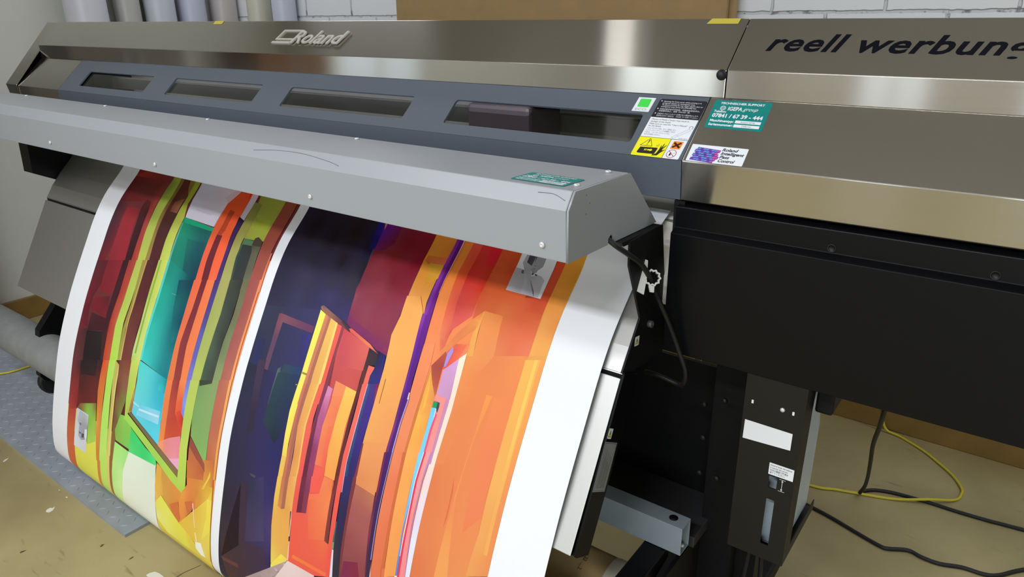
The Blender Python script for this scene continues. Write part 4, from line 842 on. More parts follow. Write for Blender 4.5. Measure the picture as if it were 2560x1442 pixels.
(0, 45, 4, (-14257, 8193, -14200, 8192, -14186, 8296, -14234, 8305), (235, 194, 114, 234, 194, 114, 234, 194, 114, 235, 194, 114)),
(0, 46, 7, (-17766, 7872, -15215, 8692, -15223, 8716, -15002, 8985, -15501, 8857, -16220, 8593, -17915, 8033), (169, 214, 89, 178, 207, 91, 178, 209, 86, 175, 208, 81, 181, 212, 81, 167, 209, 92, 170, 221, 98)),
(0, 47, 4, (-17757, 7832, -17586, 7796, -15248, 8500, -15215, 8692), (123, 106, 70, 115, 109, 78, 140, 113, 78, 132, 106, 72)),
(0, 48, 6, (-16212, 8117, -15750, 7853, -15279, 7650, -15217, 8180, -15218, 8498, -16210, 8207), (234, 139, 106, 228, 138, 144, 229, 135, 143, 231, 137, 143, 235, 172, 196, 237, 144, 111)),
(0, 49, 3, (-15681, 8363, -15216, 8189, -15218, 8498), (233, 170, 197, 231, 169, 196, 232, 169, 196)),
(0, 49, 4, (-16212, 8117, -15979, 7984, -15959, 8246, -16229, 8195), (242, 154, 116, 241, 153, 115, 241, 154, 115, 242, 154, 116)),
(0, 45, 4, (-14870, 7521, -14194, 7969, -14155, 8159, -14878, 7765), (144, 76, 62, 157, 85, 68, 153, 81, 62, 149, 80, 63)),
(0, 46, 4, (-14878, 7765, -14185, 8153, -14173, 8356, -14846, 8536), (188, 107, 68, 187, 95, 62, 202, 114, 66, 209, 122, 68)),
(0, 50, 11, (-15282, 6264, -14937, 6166, -14917, 7006, -14945, 7875, -14874, 8546, -14852, 8802, -15002, 8985, -15223, 8716, -15221, 8659, -15257, 7983, -15258, 7286), (180, 197, 94, 184, 196, 93, 179, 201, 95, 193, 210, 95, 189, 206, 86, 179, 206, 81, 175, 206, 81, 180, 212, 91, 185, 212, 91, 189, 211, 93, 179, 201, 95)),
(1, 1, 4, (-13400, 300, -6040, 300, -6040, 13000, -13400, 13000), (68, 61, 83, 73, 67, 90, 35, 33, 50, 37, 34, 51)),
(1, 2, 11, (-13400, 1502, -11038, 1494, -10892, 2055, -10785, 2601, -10792, 3760, -10942, 3737, -11646, 3584, -11645, 4172, -13400, 4628, -13400, 3036, -13400, 2386, -12147, 2074, -12847, 1967, -11538, 2523, -12332, 2685, -12388, 3126, -11527, 3048, -12434, 3660, -11492, 3407, -11013, 2937, -11576, 1844), (41, 28, 44, 49, 27, 27, 27, 21, 50, 38, 35, 48, 60, 55, 101, 62, 57, 101, 56, 53, 94, 54, 57, 82, 56, 57, 80, 45, 42, 61, 37, 31, 47, 32, 23, 28, 30, 21, 26, 34, 28, 37, 42, 38, 51, 58, 54, 78, 54, 51, 69, 58, 57, 86, 64, 57, 99, 58, 52, 64, 39, 25, 25)),
(1, 3, 5, (-11103, 1527, -10880, 1665, -10817, 2085, -10956, 2204, -11086, 1934), (40, 27, 94, 47, 29, 142, 35, 26, 109, 31, 25, 60, 31, 24, 75)),
(1, 3, 5, (-13400, 3979, -11631, 3675, -11626, 5739, -13400, 6304, -13400, 5264), (57, 58, 79, 62, 59, 98, 56, 56, 103, 41, 44, 62, 49, 50, 76)),
(1, 4, 4, (-13333, 4749, -13061, 4680, -12928, 6137, -13204, 6222), (48, 51, 93, 46, 47, 81, 45, 46, 85, 45, 48, 102)),
(1, 4, 4, (-11971, 4325, -11696, 4225, -11671, 5085, -11772, 4962), (54, 53, 105, 62, 57, 130, 61, 54, 118, 51, 52, 99)),
(1, 5, 9, (-12865, 4056, -12805, 4026, -11661, 4056, -11682, 4206, -12672, 4201, -12688, 4679, -12702, 6068, -12837, 6109, -12842, 4719), (124, 70, 87, 127, 72, 87, 111, 66, 96, 106, 61, 96, 129, 83, 96, 99, 70, 95, 74, 64, 81, 74, 64, 81, 97, 68, 93)),
(1, 6, 11, (-13400, 5294, -11642, 5309, -11617, 6767, -11611, 7661, -11601, 8399, -11476, 9545, -13059, 10346, -13275, 9808, -13364, 9335, -13386, 8552, -13400, 7616), (43, 45, 62, 57, 52, 108, 44, 42, 89, 50, 44, 98, 68, 57, 103, 50, 40, 77, 67, 46, 45, 65, 43, 43, 57, 46, 54, 47, 42, 54, 45, 44, 64)),
(1, 7, 4, (-12257, 5034, -11678, 4966, -11626, 5739, -12174, 5907), (55, 70, 83, 45, 66, 102, 47, 67, 103, 45, 77, 90)),
(1, 8, 4, (-12384, 5177, -12296, 5106, -12131, 5894, -12413, 5980), (88, 107, 106, 59, 78, 83, 49, 77, 87, 64, 85, 85)),
(1, 9, 5, (-12341, 5244, -11591, 5099, -11637, 6093, -11925, 6714, -12425, 6344), (45, 68, 75, 45, 58, 92, 43, 50, 83, 35, 46, 58, 43, 61, 69)),
(1, 7, 4, (-13071, 5173, -12829, 5107, -12677, 6697, -12876, 6762), (69, 54, 76, 65, 52, 76, 52, 44, 62, 49, 42, 58)),
(1, 7, 4, (-12559, 7754, -12060, 7476, -11789, 8848, -12426, 9126), (48, 48, 71, 62, 55, 94, 70, 63, 98, 66, 55, 83)),
(1, 8, 4, (-12537, 7578, -12336, 7559, -12351, 7621, -12500, 7611), (72, 80, 79)),
(1, 8, 8, (-12799, 7901, -12548, 7807, -12426, 9126, -11761, 9024, -11488, 9551, -13059, 10346, -13276, 9872, -12644, 9319), (60, 44, 58, 54, 46, 64, 64, 46, 65, 64, 46, 67, 58, 42, 79, 71, 48, 46, 71, 47, 46, 64, 46, 54)),
(1, 9, 4, (-13292, 9879, -12630, 9774, -12630, 9877, -13214, 9948), (99, 58, 59, 99, 58, 59, 99, 58, 59, 99, 59, 59)),
(1, 4, 14, (-10868, 1496, -9438, 1504, -9446, 2102, -9424, 2947, -9433, 3295, -9446, 3130, -9506, 3696, -9447, 4115, -9710, 4087, -10785, 3752, -10808, 3191, -10831, 3019, -10797, 2895, -10804, 2226, -10037, 1831, -9611, 1745, -9592, 2230, -10194, 2197, -9939, 2618, -10218, 2830, -9573, 2762, -10550, 2595, -10336, 3454, -9828, 3477), (106, 35, 134, 126, 31, 57, 133, 21, 31, 142, 48, 70, 140, 58, 79, 138, 57, 76, 139, 63, 80, 131, 51, 86, 126, 52, 96, 129, 53, 95, 147, 71, 82, 129, 53, 69, 120, 50, 64, 119, 35, 44, 124, 23, 35, 132, 23, 39, 130, 25, 40, 128, 35, 40, 131, 37, 50, 144, 58, 72, 141, 40, 57, 139, 53, 63, 142, 67, 81, 144, 60, 77)),
(1, 5, 6, (-10868, 1496, -10458, 1497, -10388, 1902, -10521, 2065, -10816, 2177, -10875, 1690), (109, 30, 134, 121, 30, 69, 114, 25, 52, 115, 29, 62, 107, 33, 96, 96, 28, 142)),
(1, 6, 3, (-11080, 1511, -10826, 1497, -10848, 1651), (243, 125, 94, 243, 126, 95, 243, 122, 92)),
(1, 5, 9, (-10799, 3622, -10526, 3675, -9981, 3815, -9522, 3981, -9475, 4095, -9710, 4087, -10117, 3965, -10600, 3840, -10779, 3765), (124, 49, 93, 129, 56, 93, 131, 56, 95, 142, 60, 91, 131, 51, 86, 129, 50, 96, 124, 48, 96, 128, 52, 97, 113, 51, 92)),
(1, 10, 6, (-11631, 3675, -11450, 3731, -11477, 5061, -11503, 5702, -11657, 5749, -11628, 5028), (243, 239, 103, 243, 233, 102, 240, 228, 104, 239, 222, 103, 242, 227, 103, 236, 228, 102)),
(1, 11, 8, (-11642, 5309, -11467, 5258, -11492, 5994, -11486, 6559, -11460, 6826, -11605, 6844, -11653, 6371, -11681, 5891), (243, 230, 99, 243, 225, 99, 238, 214, 94, 238, 211, 94, 233, 206, 89, 231, 207, 92, 238, 221, 94, 242, 228, 94)),
(1, 12, 4, (-11605, 6844, -11460, 6826, -11470, 7607, -11611, 7661), (231, 187, 89)),
(1, 13, 10, (-11616, 7307, -11475, 7255, -11459, 7916, -11208, 7878, -11071, 7869, -11009, 8464, -10964, 8915, -11488, 9218, -11601, 8399, -11630, 7780), (235, 192, 89, 231, 177, 84, 225, 163, 80, 221, 158, 77, 225, 161, 79, 228, 163, 79, 221, 168, 82, 229, 202, 89, 225, 168, 80, 231, 187, 86)),
(1, 14, 5, (-11486, 9233, -11182, 8870, -10966, 8900, -11314, 9467, -11476, 9545), (236, 219, 94, 238, 216, 84, 233, 201, 89, 230, 197, 89, 232, 204, 86)),
(1, 15, 6, (-11314, 9467, -10952, 8917, -10118, 8861, -10112, 8899, -11800, 10000, -12400, 10000), (226, 200, 196, 228, 203, 199, 225, 196, 192, 221, 191, 189, 223, 196, 192, 226, 198, 194)),
(1, 12, 6, (-11450, 3731, -11257, 3769, -11291, 5127, -11260, 5627, -11503, 5702, -11477, 5061), (228, 147, 97, 185, 116, 92, 181, 114, 92, 183, 115, 92, 216, 135, 94, 218, 134, 96)),
(1, 13, 6, (-11332, 3749, -11252, 3771, -11281, 5124, -11250, 5624, -11361, 5658, -11394, 5097), (180, 113, 90, 180, 113, 89, 171, 108, 87, 170, 108, 86, 170, 108, 86, 172, 108, 87)),
(1, 14, 8, (-11467, 5258, -11284, 5205, -11329, 6103, -11279, 6731, -11250, 7522, -11470, 7607, -11458, 6793, -11492, 5994), (210, 121, 89, 176, 106, 89, 170, 108, 86, 177, 107, 82, 189, 110, 79, 203, 120, 80, 206, 117, 84, 204, 115, 86)),
(1, 15, 8, (-11392, 5236, -11284, 5205, -11329, 6103, -11279, 6731, -11239, 7518, -11342, 7557, -11397, 6529, -11414, 5808), (168, 102, 89, 168, 102, 89, 167, 102, 88, 167, 101, 88, 166, 101, 88, 166, 101, 88, 167, 102, 88, 167, 102, 88)),
(1, 12, 4, (-11709, 5328, -11665, 5315, -11655, 5337, -11710, 5348), (176, 155, 66)),
(1, 13, 4, (-11615, 5032, -11469, 5028, -11461, 5071, -11620, 5071), (157, 136, 66)),
(1, 16, 5, (-11475, 7255, -11262, 7176, -11254, 7881, -11360, 7939, -11484, 7910), (199, 120, 82, 169, 105, 80, 172, 110, 79, 189, 124, 79, 215, 139, 80)),
(1, 17, 4, (-11368, 7215, -11262, 7176, -11263, 7892, -11361, 7931), (167, 103, 80, 167, 103, 80, 167, 103, 79, 167, 103, 79)),
(1, 16, 6, (-11257, 3769, -11026, 3826, -11035, 4802, -11023, 5555, -11260, 5627, -11289, 4977), (238, 187, 97, 243, 196, 102, 232, 180, 95, 226, 164, 92, 222, 162, 92, 226, 167, 93)),
(1, 17, 6, (-11078, 3819, -11021, 3832, -10981, 4817, -10999, 5548, -11058, 5565, -11068, 4767), (243, 214, 117, 243, 213, 117, 243, 206, 114, 243, 204, 113, 243, 204, 113, 243, 206, 114)),
(1, 18, 8, (-11284, 5205, -11019, 5128, -11090, 6026, -11013, 6878, -11012, 7430, -11250, 7522, -11257, 6723, -11329, 6103), (227, 163, 89, 237, 182, 96, 231, 171, 92, 227, 165, 86, 224, 158, 84, 218, 143, 84, 215, 142, 82, 222, 149, 86)),
(1, 19, 8, (-11071, 5143, -11015, 5127, -11086, 6024, -11009, 6876, -11008, 7429, -11057, 7448, -11057, 6894, -11133, 6040), (243, 198, 104, 243, 198, 104, 243, 187, 99, 238, 180, 94, 237, 177, 92, 234, 172, 89, 238, 178, 92, 243, 187, 99)),
(1, 20, 5, (-11262, 7176, -11022, 7087, -11018, 7848, -11071, 7869, -11254, 7881), (221, 148, 86, 237, 182, 98, 232, 177, 98, 223, 158, 79, 221, 153, 82)),
(1, 14, 4, (-11039, 7856, -11018, 7848, -10988, 8392, -11014, 8403), (242, 196, 169)),
(1, 16, 4, (-10997, 8505, -10969, 8493, -10940, 8920, -10970, 8909), (242, 196, 179, 242, 196, 179, 243, 196, 178, 243, 196, 179)),
(1, 21, 20, (-10880, 3849, -9972, 4071, -9970, 4783, -9936, 5059, -9894, 4801, -9946, 5885, -9969, 6796, -9927, 7015, -9953, 8040, -9699, 8048, -9657, 8687, -10117, 8868, -10940, 8920, -10967, 8383, -11022, 7880, -11022, 7087, -10856, 7370, -10887, 5802, -10893, 5091, -10712, 5085), (209, 86, 89, 217, 97, 92, 201, 85, 83, 195, 85, 80, 186, 87, 80, 227, 115, 89, 232, 124, 84, 231, 114, 79, 232, 105, 70, 229, 90, 74, 230, 88, 70, 228, 91, 73, 229, 91, 70, 231, 91, 70, 229, 91, 75, 230, 91, 77, 228, 91, 79, 218, 91, 84, 196, 77, 80, 191, 82, 85)),
(1, 22, 4, (-10880, 3849, -9972, 4071, -9948, 4549, -10691, 4640), (204, 81, 87, 222, 104, 96, 207, 95, 90, 197, 83, 90)),
(1, 22, 4, (-10812, 8721, -9768, 8660, -9764, 8736, -10845, 8798), (238, 122, 67, 237, 114, 71, 236, 110, 69, 238, 120, 65)),
(1, 23, 6, (-11020, 3839, -10874, 3856, -10879, 4567, -10867, 5507, -11003, 5549, -10985, 4818), (243, 101, 87, 243, 101, 87, 235, 97, 85, 231, 96, 84, 231, 96, 84, 234, 97, 85)),
(1, 24, 8, (-11019, 5128, -10873, 5085, -10929, 5815, -10891, 6516, -10856, 7370, -11012, 7430, -11013, 6878, -11090, 6026), (233, 101, 87, 235, 99, 87, 233, 100, 86, 229, 94, 84, 228, 88, 79, 230, 88, 78, 231, 92, 82, 233, 100, 88)),
(1, 25, 4, (-11022, 7087, -10879, 7035, -10876, 7813, -11018, 7848), (230, 94, 84, 228, 88, 79, 228, 88, 75, 230, 88, 75)),
(1, 25, 8, (-10884, 3850, -10799, 3889, -10806, 4378, -10770, 5101, -10768, 5309, -10855, 5334, -10852, 4758, -10875, 4174), (153, 72, 82, 153, 72, 85, 144, 70, 84, 127, 64, 87, 117, 59, 84, 117, 58, 80, 136, 66, 83, 147, 69, 82)),
(1, 26, 9, (-10873, 5085, -10751, 5098, -10763, 5290, -10793, 5930, -10733, 6778, -10724, 7320, -10856, 7370, -10891, 6516, -10887, 5802), (137, 60, 85, 137, 67, 94, 127, 59, 89, 114, 50, 75, 104, 42, 63, 98, 42, 61, 96, 42, 61, 102, 44, 65, 121, 55, 82)),
(1, 27, 4, (-10879, 7035, -10738, 6983, -10729, 7762, -10876, 7813), (106, 46, 65, 114, 49, 70, 108, 42, 65, 104, 38, 61)),
(1, 28, 4, (-10738, 6983, -10588, 6928, -10592, 7722, -10729, 7762), (130, 57, 82, 140, 52, 86, 135, 59, 75, 127, 55, 75)),
(1, 29, 8, (-10757, 5084, -10608, 5111, -10600, 5946, -10590, 6569, -10562, 7257, -10724, 7320, -10764, 6472, -10803, 5775), (213, 133, 170, 210, 121, 161, 174, 88, 127, 150, 65, 103, 135, 63, 89, 124, 55, 79, 135, 59, 98, 179, 91, 136)),
(1, 30, 4, (-10753, 5089, -10619, 5115, -10626, 5266, -10759, 5306), (213, 133, 170, 213, 133, 170, 212, 133, 170, 212, 133, 170)),
(1, 31, 8, (-10585, 5002, -10267, 4956, -10297, 5538, -10316, 6163, -10286, 6649, -10578, 6675, -10621, 5890, -10562, 5387), (235, 135, 92, 237, 140, 89, 233, 120, 84, 230, 113, 82, 230, 103, 79, 232, 126, 86, 235, 134, 86, 233, 135, 89)),
(1, 32, 4, (-10586, 4932, -10264, 4954, -10281, 5162, -10579, 5252), (237, 140, 94, 237, 140, 94, 236, 140, 94, 236, 140, 94)),
(1, 32, 5, (-10456, 5837, -10314, 5791, -10292, 6232, -10311, 6642, -10393, 6672), (235, 117, 84, 236, 115, 82, 234, 107, 80, 232, 99, 78, 232, 107, 80)),
(1, 33, 7, (-10267, 4956, -9950, 4978, -9995, 5749, -9951, 6782, -10252, 6792, -10312, 6239, -10297, 5538), (243, 194, 89, 242, 188, 89, 238, 177, 89, 237, 153, 79, 238, 158, 79, 237, 163, 82, 237, 182, 86)),
(1, 34, 4, (-10264, 4954, -9950, 4976, -9954, 5065, -10272, 5160), (241, 194, 94, 240, 193, 94, 240, 193, 94, 240, 193, 94)),
(1, 34, 4, (-10573, 6689, -10282, 6663, -10213, 7124, -10573, 7262), (234, 95, 82)),
(1, 35, 7, (-10249, 6804, -9979, 6791, -9931, 7264, -9953, 8040, -10416, 8208, -10585, 7402, -10294, 7171), (232, 132, 86, 230, 119, 75, 236, 133, 79, 232, 114, 75, 232, 103, 71, 232, 103, 73, 234, 124, 82)),
(1, 36, 4, (-10598, 6932, -10268, 6811, -10294, 7171, -10571, 7277), (234, 93, 79)),
(1, 37, 4, (-10568, 7291, -10290, 7184, -10270, 7265, -10580, 7423), (238, 116, 82, 237, 116, 82, 237, 116, 82, 238, 116, 82)),
(1, 35, 8, (-9959, 4103, -9674, 4148, -9673, 4359, -9867, 4413, -9840, 4759, -9829, 5027, -9936, 5059, -9956, 4580), (62, 48, 54, 62, 51, 57, 53, 49, 59, 69, 51, 55, 93, 54, 54, 102, 56, 54, 107, 60, 58, 98, 58, 58)),
(1, 36, 8, (-9961, 4821, -9865, 4793, -9877, 5482, -9862, 6314, -9807, 6969, -9927, 7015, -9960, 6348, -9962, 5433), (110, 52, 52, 96, 48, 51, 95, 44, 48, 101, 49, 50, 96, 42, 46, 114, 53, 52, 106, 49, 52, 101, 48, 50)),
(1, 37, 6, (-9947, 6693, -9845, 6656, -9861, 7382, -9832, 8062, -9953, 8040, -9957, 7420), (111, 45, 48, 114, 53, 54, 125, 59, 61, 96, 49, 46, 140, 66, 59, 135, 63, 61)),
(1, 37, 6, (-9849, 4408, -9675, 4402, -9680, 4530, -9734, 4588, -9723, 4995, -9847, 5032), (240, 109, 95, 239, 109, 95, 238, 109, 94, 238, 109, 94, 236, 108, 94, 236, 108, 94)),
(1, 38, 8, (-9865, 4793, -9731, 4754, -9730, 5587, -9741, 6347, -9688, 6924, -9827, 6977, -9866, 6239, -9839, 5470), (240, 106, 92, 240, 108, 94, 237, 107, 94, 233, 99, 88, 231, 93, 82, 231, 91, 78, 234, 99, 86, 237, 107, 90)),
(1, 39, 8, (-9845, 6656, -9727, 6613, -9707, 7248, -9696, 7959, -9677, 8696, -9774, 8741, -9822, 8058, -9833, 7327), (233, 95, 82, 233, 95, 84, 231, 90, 82, 229, 87, 76, 227, 84, 70, 230, 88, 70, 230, 89, 73, 231, 91, 76)),
(1, 39, 8, (-9715, 4074, -9482, 4125, -9439, 4504, -9394, 4896, -9706, 4990, -9734, 4588, -9682, 4432, -9691, 4223), (40, 36, 42, 44, 47, 115, 61, 46, 128, 70, 44, 118, 54, 56, 132, 45, 58, 113, 45, 47, 104, 46, 43, 57)),
(1, 40, 9, (-9722, 4751, -9432, 4667, -9430, 5266, -9456, 5812, -9443, 6467, -9455, 6835, -9678, 6920, -9718, 6415, -9724, 5600), (66, 64, 132, 83, 48, 113, 68, 50, 131, 63, 45, 126, 59, 42, 103, 57, 41, 84, 42, 42, 82, 44, 44, 98, 63, 53, 122)),
(1, 41, 8, (-9722, 4751, -9646, 4729, -9648, 5575, -9641, 6387, -9600, 6890, -9678, 6920, -9718, 6415, -9715, 5597), (68, 97, 128, 61, 60, 130, 58, 59, 117, 46, 53, 98, 44, 47, 86, 48, 68, 93, 56, 88, 117, 63, 92, 122)),
(1, 41, 4, (-9515, 4691, -9426, 4665, -9407, 5035, -9455, 5019), (127, 38, 85, 127, 43, 80, 156, 72, 66, 107, 43, 103)),
(1, 42, 8, (-9717, 6609, -9474, 6521, -9456, 7363, -9458, 8017, -9409, 8571, -9590, 8655, -9669, 8094, -9673, 7481), (46, 51, 103, 59, 42, 93, 52, 39, 74, 50, 41, 61, 50, 45, 61, 54, 47, 56, 57, 53, 61, 44, 45, 82)),
(1, 43, 8, (-9735, 4755, -9718, 4750, -9710, 5580, -9726, 6342, -9678, 6920, -9692, 6925, -9741, 6347, -9730, 5587), (220, 174, 203, 220, 174, 203, 217, 172, 202, 217, 172, 202, 217, 172, 202, 217, 172, 202, 217, 172, 202, 217, 172, 202)),
(1, 43, 4, (-9697, 8107, -9657, 8104, -9590, 8655, -9667, 8691), (218, 212, 225)),
(1, 43, 4, (-9693, 7532, -9667, 7507, -9668, 7946, -9715, 7967), (57, 95, 93)),
(1, 44, 4, (-9715, 7967, -9668, 7946, -9659, 8090, -9700, 8093), (86, 162, 112)),
(1, 5, 11, (-9455, 1507, -8887, 1494, -8898, 1919, -8917, 2098, -8918, 2468, -8929, 2905, -8883, 3164, -9433, 3295, -9424, 2947, -9424, 2351, -9446, 2102), (243, 134, 41, 243, 136, 47, 226, 124, 45, 212, 145, 48, 221, 146, 56, 234, 157, 77, 239, 163, 87, 238, 164, 91, 240, 164, 85, 227, 146, 55, 221, 139, 45)),
(1, 6, 6, (-9392, 1977, -8906, 1937, -8901, 2094, -9280, 2130, -9304, 2151, -9413, 2095), (216, 109, 49, 226, 108, 64, 238, 117, 86, 220, 116, 52, 184, 103, 45, 218, 98, 53)),
(1, 7, 4, (-9263, 2126, -8909, 2096, -8891, 2387, -9141, 2592), (210, 156, 50, 219, 160, 53, 226, 160, 57, 215, 149, 55)),
(1, 42, 10, (-9437, 2883, -9115, 2810, -8882, 3155, -8911, 3130, -8849, 3804, -8809, 4721, -9394, 4896, -9453, 4103, -9506, 3696, -9428, 3296), (243, 171, 90, 238, 159, 78, 243, 168, 93, 243, 178, 98, 243, 173, 97, 235, 164, 92, 236, 166, 92, 241, 170, 96, 243, 174, 97, 243, 171, 91)),
(1, 43, 9, (-9482, 3875, -8856, 3713, -8828, 4491, -8807, 5329, -8838, 6055, -9379, 6247, -9440, 5833, -9427, 5131, -9439, 4367), (243, 176, 95, 243, 174, 95, 238, 163, 92, 232, 153, 92, 227, 145, 89, 229, 153, 89, 231, 161, 92, 235, 164, 92, 238, 172, 93)),
(1, 44, 4, (-9437, 5806, -8814, 5655, -8820, 6595, -9387, 6641), (230, 153, 92, 229, 151, 91, 223, 141, 89, 217, 135, 86)),
(1, 44, 4, (-9326, 4519, -9305, 4546, -9293, 5023, -9310, 5020), (157, 97, 52, 157, 97, 52, 156, 96, 51, 156, 96, 51)),
(1, 45, 6, (-9451, 5826, -9414, 5858, -9383, 6520, -9359, 6799, -9455, 6835, -9450, 6319), (125, 59, 65)),
(1, 46, 4, (-9368, 6635, -8834, 6670, -8851, 6293, -9395, 6491), (217, 133, 86, 221, 141, 86, 223, 143, 88, 220, 138, 86)),
(1, 47, 8, (-9474, 6521, -9395, 6491, -9360, 7181, -9397, 7917, -9391, 8562, -9409, 8571, -9458, 8017, -9453, 7290), (120, 57, 61)),
(1, 48, 7, (-9368, 6635, -8834, 6670, -8800, 7236, -8735, 8257, -9391, 8562, -9392, 7842, -9378, 7189), (175, 105, 84, 182, 112, 82, 161, 87, 86, 139, 66, 71, 116, 57, 67, 144, 74, 76, 159, 87, 86)),
(1, 49, 4, (-9340, 8198, -8969, 8060, -8877, 8323, -9353, 8544), (123, 43, 73, 130, 45, 67, 130, 43, 63, 123, 45, 76)),
(1, 26, 7, (-11653, 3610, -11585, 3564, -10912, 3753, -10602, 3884, -10628, 3920, -11443, 3729, -11608, 3661), (124, 92, 88, 114, 90, 96, 123, 73, 80, 92, 62, 70, 82, 50, 58, 154, 106, 90, 165, 122, 93)),
(1, 27, 4, (-10944, 3776, -10892, 3748, -10565, 3875, -10607, 3922), (82, 56, 68, 82, 56, 68, 82, 55, 68, 82, 55, 68)),
(1, 40, 6, (-10657, 3853, -10582, 3835, -9982, 4002, -9688, 4138, -9972, 4071, -10591, 3910), (225, 106, 89, 220, 101, 97, 243, 135, 91, 171, 79, 81, 237, 119, 86, 224, 100, 82)),
(1, 2, 12, (-8726, 1497, -7354, 1483, -6041, 1294, -6040, 3816, -6040, 6969, -6040, 7007, -8630, 8208, -8659, 5992, -8653, 4440, -8667, 3675, -8689, 3117, -8725, 2629), (242, 126, 45, 233, 79, 38, 243, 210, 47, 229, 165, 85, 228, 146, 83, 226, 141, 85, 213, 114, 72, 231, 138, 93, 236, 138, 93, 242, 142, 95, 243, 136, 85, 240, 136, 70)),
(1, 3, 8, (-8696, 1504, -8473, 1533, -8528, 2102, -8443, 2721, -8364, 3265, -8360, 3426, -8703, 2662, -8696, 2102), (243, 130, 45, 243, 136, 47, 243, 140, 60, 242, 139, 73, 239, 138, 87, 237, 137, 87, 243, 141, 74, 241, 133, 53)),
(1, 4, 10, (-8473, 1533, -8243, 1542, -8272, 2082, -8229, 2739, -8155, 3374, -8174, 3587, -8252, 3703, -8372, 3397, -8447, 2756, -8509, 2135), (243, 90, 79, 243, 62, 74, 220, 78, 46, 222, 86, 69, 217, 96, 82, 223, 107, 83, 228, 121, 87, 232, 130, 89, 235, 107, 73, 232, 92, 45)),
(1, 5, 10, (-8243, 1542, -7782, 1505, -7749, 2018, -7795, 2331, -7809, 2573, -7795, 2899, -8111, 3234, -8155, 3374, -8233, 2773, -8281, 2102), (243, 48, 60, 230, 38, 51, 198, 48, 32, 215, 52, 37, 220, 80, 55, 229, 97, 88, 222, 98, 88, 212, 88, 80, 209, 72, 68, 206, 47, 41)),
(1, 6, 4, (-8198, 1551, -7800, 1509, -7784, 1809, -7951, 1937), (241, 42, 58, 230, 35, 53, 214, 40, 47, 228, 38, 55)),
(1, 7, 16, (-7782, 1505, -7345, 1496, -7322, 1885, -7313, 2261, -6564, 2266, -6575, 1549, -6395, 1561, -6395, 2555, -6388, 2694, -6381, 3283, -7085, 3473, -7173, 2747, -7571, 2747, -7770, 2957, -7809, 2573, -7795, 2331), (230, 89, 43, 230, 73, 38, 204, 74, 36, 214, 93, 45, 209, 86, 49, 232, 70, 40, 232, 84, 46, 219, 100, 58, 233, 112, 74, 231, 125, 89, 225, 129, 84, 224, 116, 66, 218, 107, 61, 227, 101, 77, 214, 91, 57, 205, 84, 42)),
(1, 8, 6, (-6878, 2318, -6561, 2274, -6568, 1564, -6397, 1594, -6402, 2541, -6832, 2568), (216, 92, 56, 206, 76, 49, 231, 67, 40, 230, 75, 42, 216, 91, 58, 223, 102, 64)),
(1, 8, 10, (-7085, 3473, -6381, 3283, -6421, 3366, -6452, 5100, -6405, 6480, -6472, 7212, -7664, 7762, -7706, 6096, -7693, 4975, -7637, 3697), (230, 134, 84, 235, 132, 91, 239, 146, 80, 230, 133, 86, 228, 137, 83, 226, 141, 85, 218, 118, 74, 220, 123, 76, 225, 132, 79, 234, 137, 78)),
(1, 9, 8, (-6988, 4149, -6859, 4137, -6975, 4931, -7030, 5979, -6842, 7382, -7130, 7515, -7062, 6099, -6992, 4883), (241, 152, 81, 239, 149, 81, 234, 148, 79, 234, 147, 83, 234, 156, 88, 235, 156, 88, 227, 137, 83, 232, 144, 80)),
(1, 10, 6, (-6820, 4152, -6344, 4035, -6412, 5218, -6439, 6150, -6723, 6532, -6823, 5364), (235, 138, 84, 237, 136, 84, 232, 129, 84, 230, 128, 85, 229, 125, 81, 231, 131, 84)),
(1, 10, 5, (-7171, 5701, -7116, 5932, -7110, 6400, -7146, 6619, -7140, 6176), (216, 108, 72)),
(1, 9, 10, (-6385, 1542, -6344, 1517, -6040, 1297, -6053, 1750, -6050, 2685, -6040, 3191, -6381, 3283, -6366, 2704, -6385, 2131, -6400, 1628), (233, 123, 51, 243, 160, 46, 243, 241, 53, 221, 144, 46, 240, 153, 78, 238, 166, 84, 239, 169, 89, 243, 164, 89, 235, 147, 61, 235, 141, 50)),
(1, 11, 6, (-6421, 3366, -6040, 3262, -6040, 6969, -6472, 7212, -6397, 6398, -6412, 5218), (243, 183, 90, 243, 175, 91, 226, 141, 83, 228, 155, 88, 230, 160, 88, 237, 171, 91)),
(1, 12, 4, (-6137, 3288, -6040, 3262, -6040, 6969, -6139, 7028), (243, 161, 86, 243, 159, 86, 228, 141, 85, 228, 139, 83)),
(1, 13, 4, (-6244, 3318, -6179, 3300, -6135, 6683, -6208, 6688), (243, 198, 99, 243, 198, 99, 234, 168, 88, 233, 162, 88)),
(1, 8, 7, (-7585, 2759, -7536, 2739, -7563, 2986, -7661, 3122, -8223, 3779, -8252, 3703, -7941, 3208), (235, 133, 68, 242, 139, 69, 243, 166, 83, 226, 136, 75, 230, 141, 85, 228, 137, 83, 223, 126, 80)),
(1, 43, 3, (-8894, 3168, -8872, 3177, -8818, 3302), (243, 150, 90, 243, 150, 90, 241, 147, 89)),
(1, 9, 9, (-7571, 2747, -7153, 2750, -7068, 3469, -7327, 3932, -7331, 4697, -7467, 5569, -7645, 5632, -7617, 3563, -7499, 3584), (236, 145, 77, 234, 137, 73, 232, 146, 87, 231, 138, 81, 226, 133, 81, 226, 133, 82, 226, 133, 80, 236, 151, 82, 233, 148, 86)),
(1, 10, 7, (-7592, 2785, -7562, 2745, -7555, 3143, -7499, 3584, -7640, 3622, -7661, 3217, -7586, 2976), (243, 161, 79, 243, 156, 75, 243, 173, 83, 234, 169, 88, 231, 165, 86, 237, 162, 82, 243, 162, 81)),
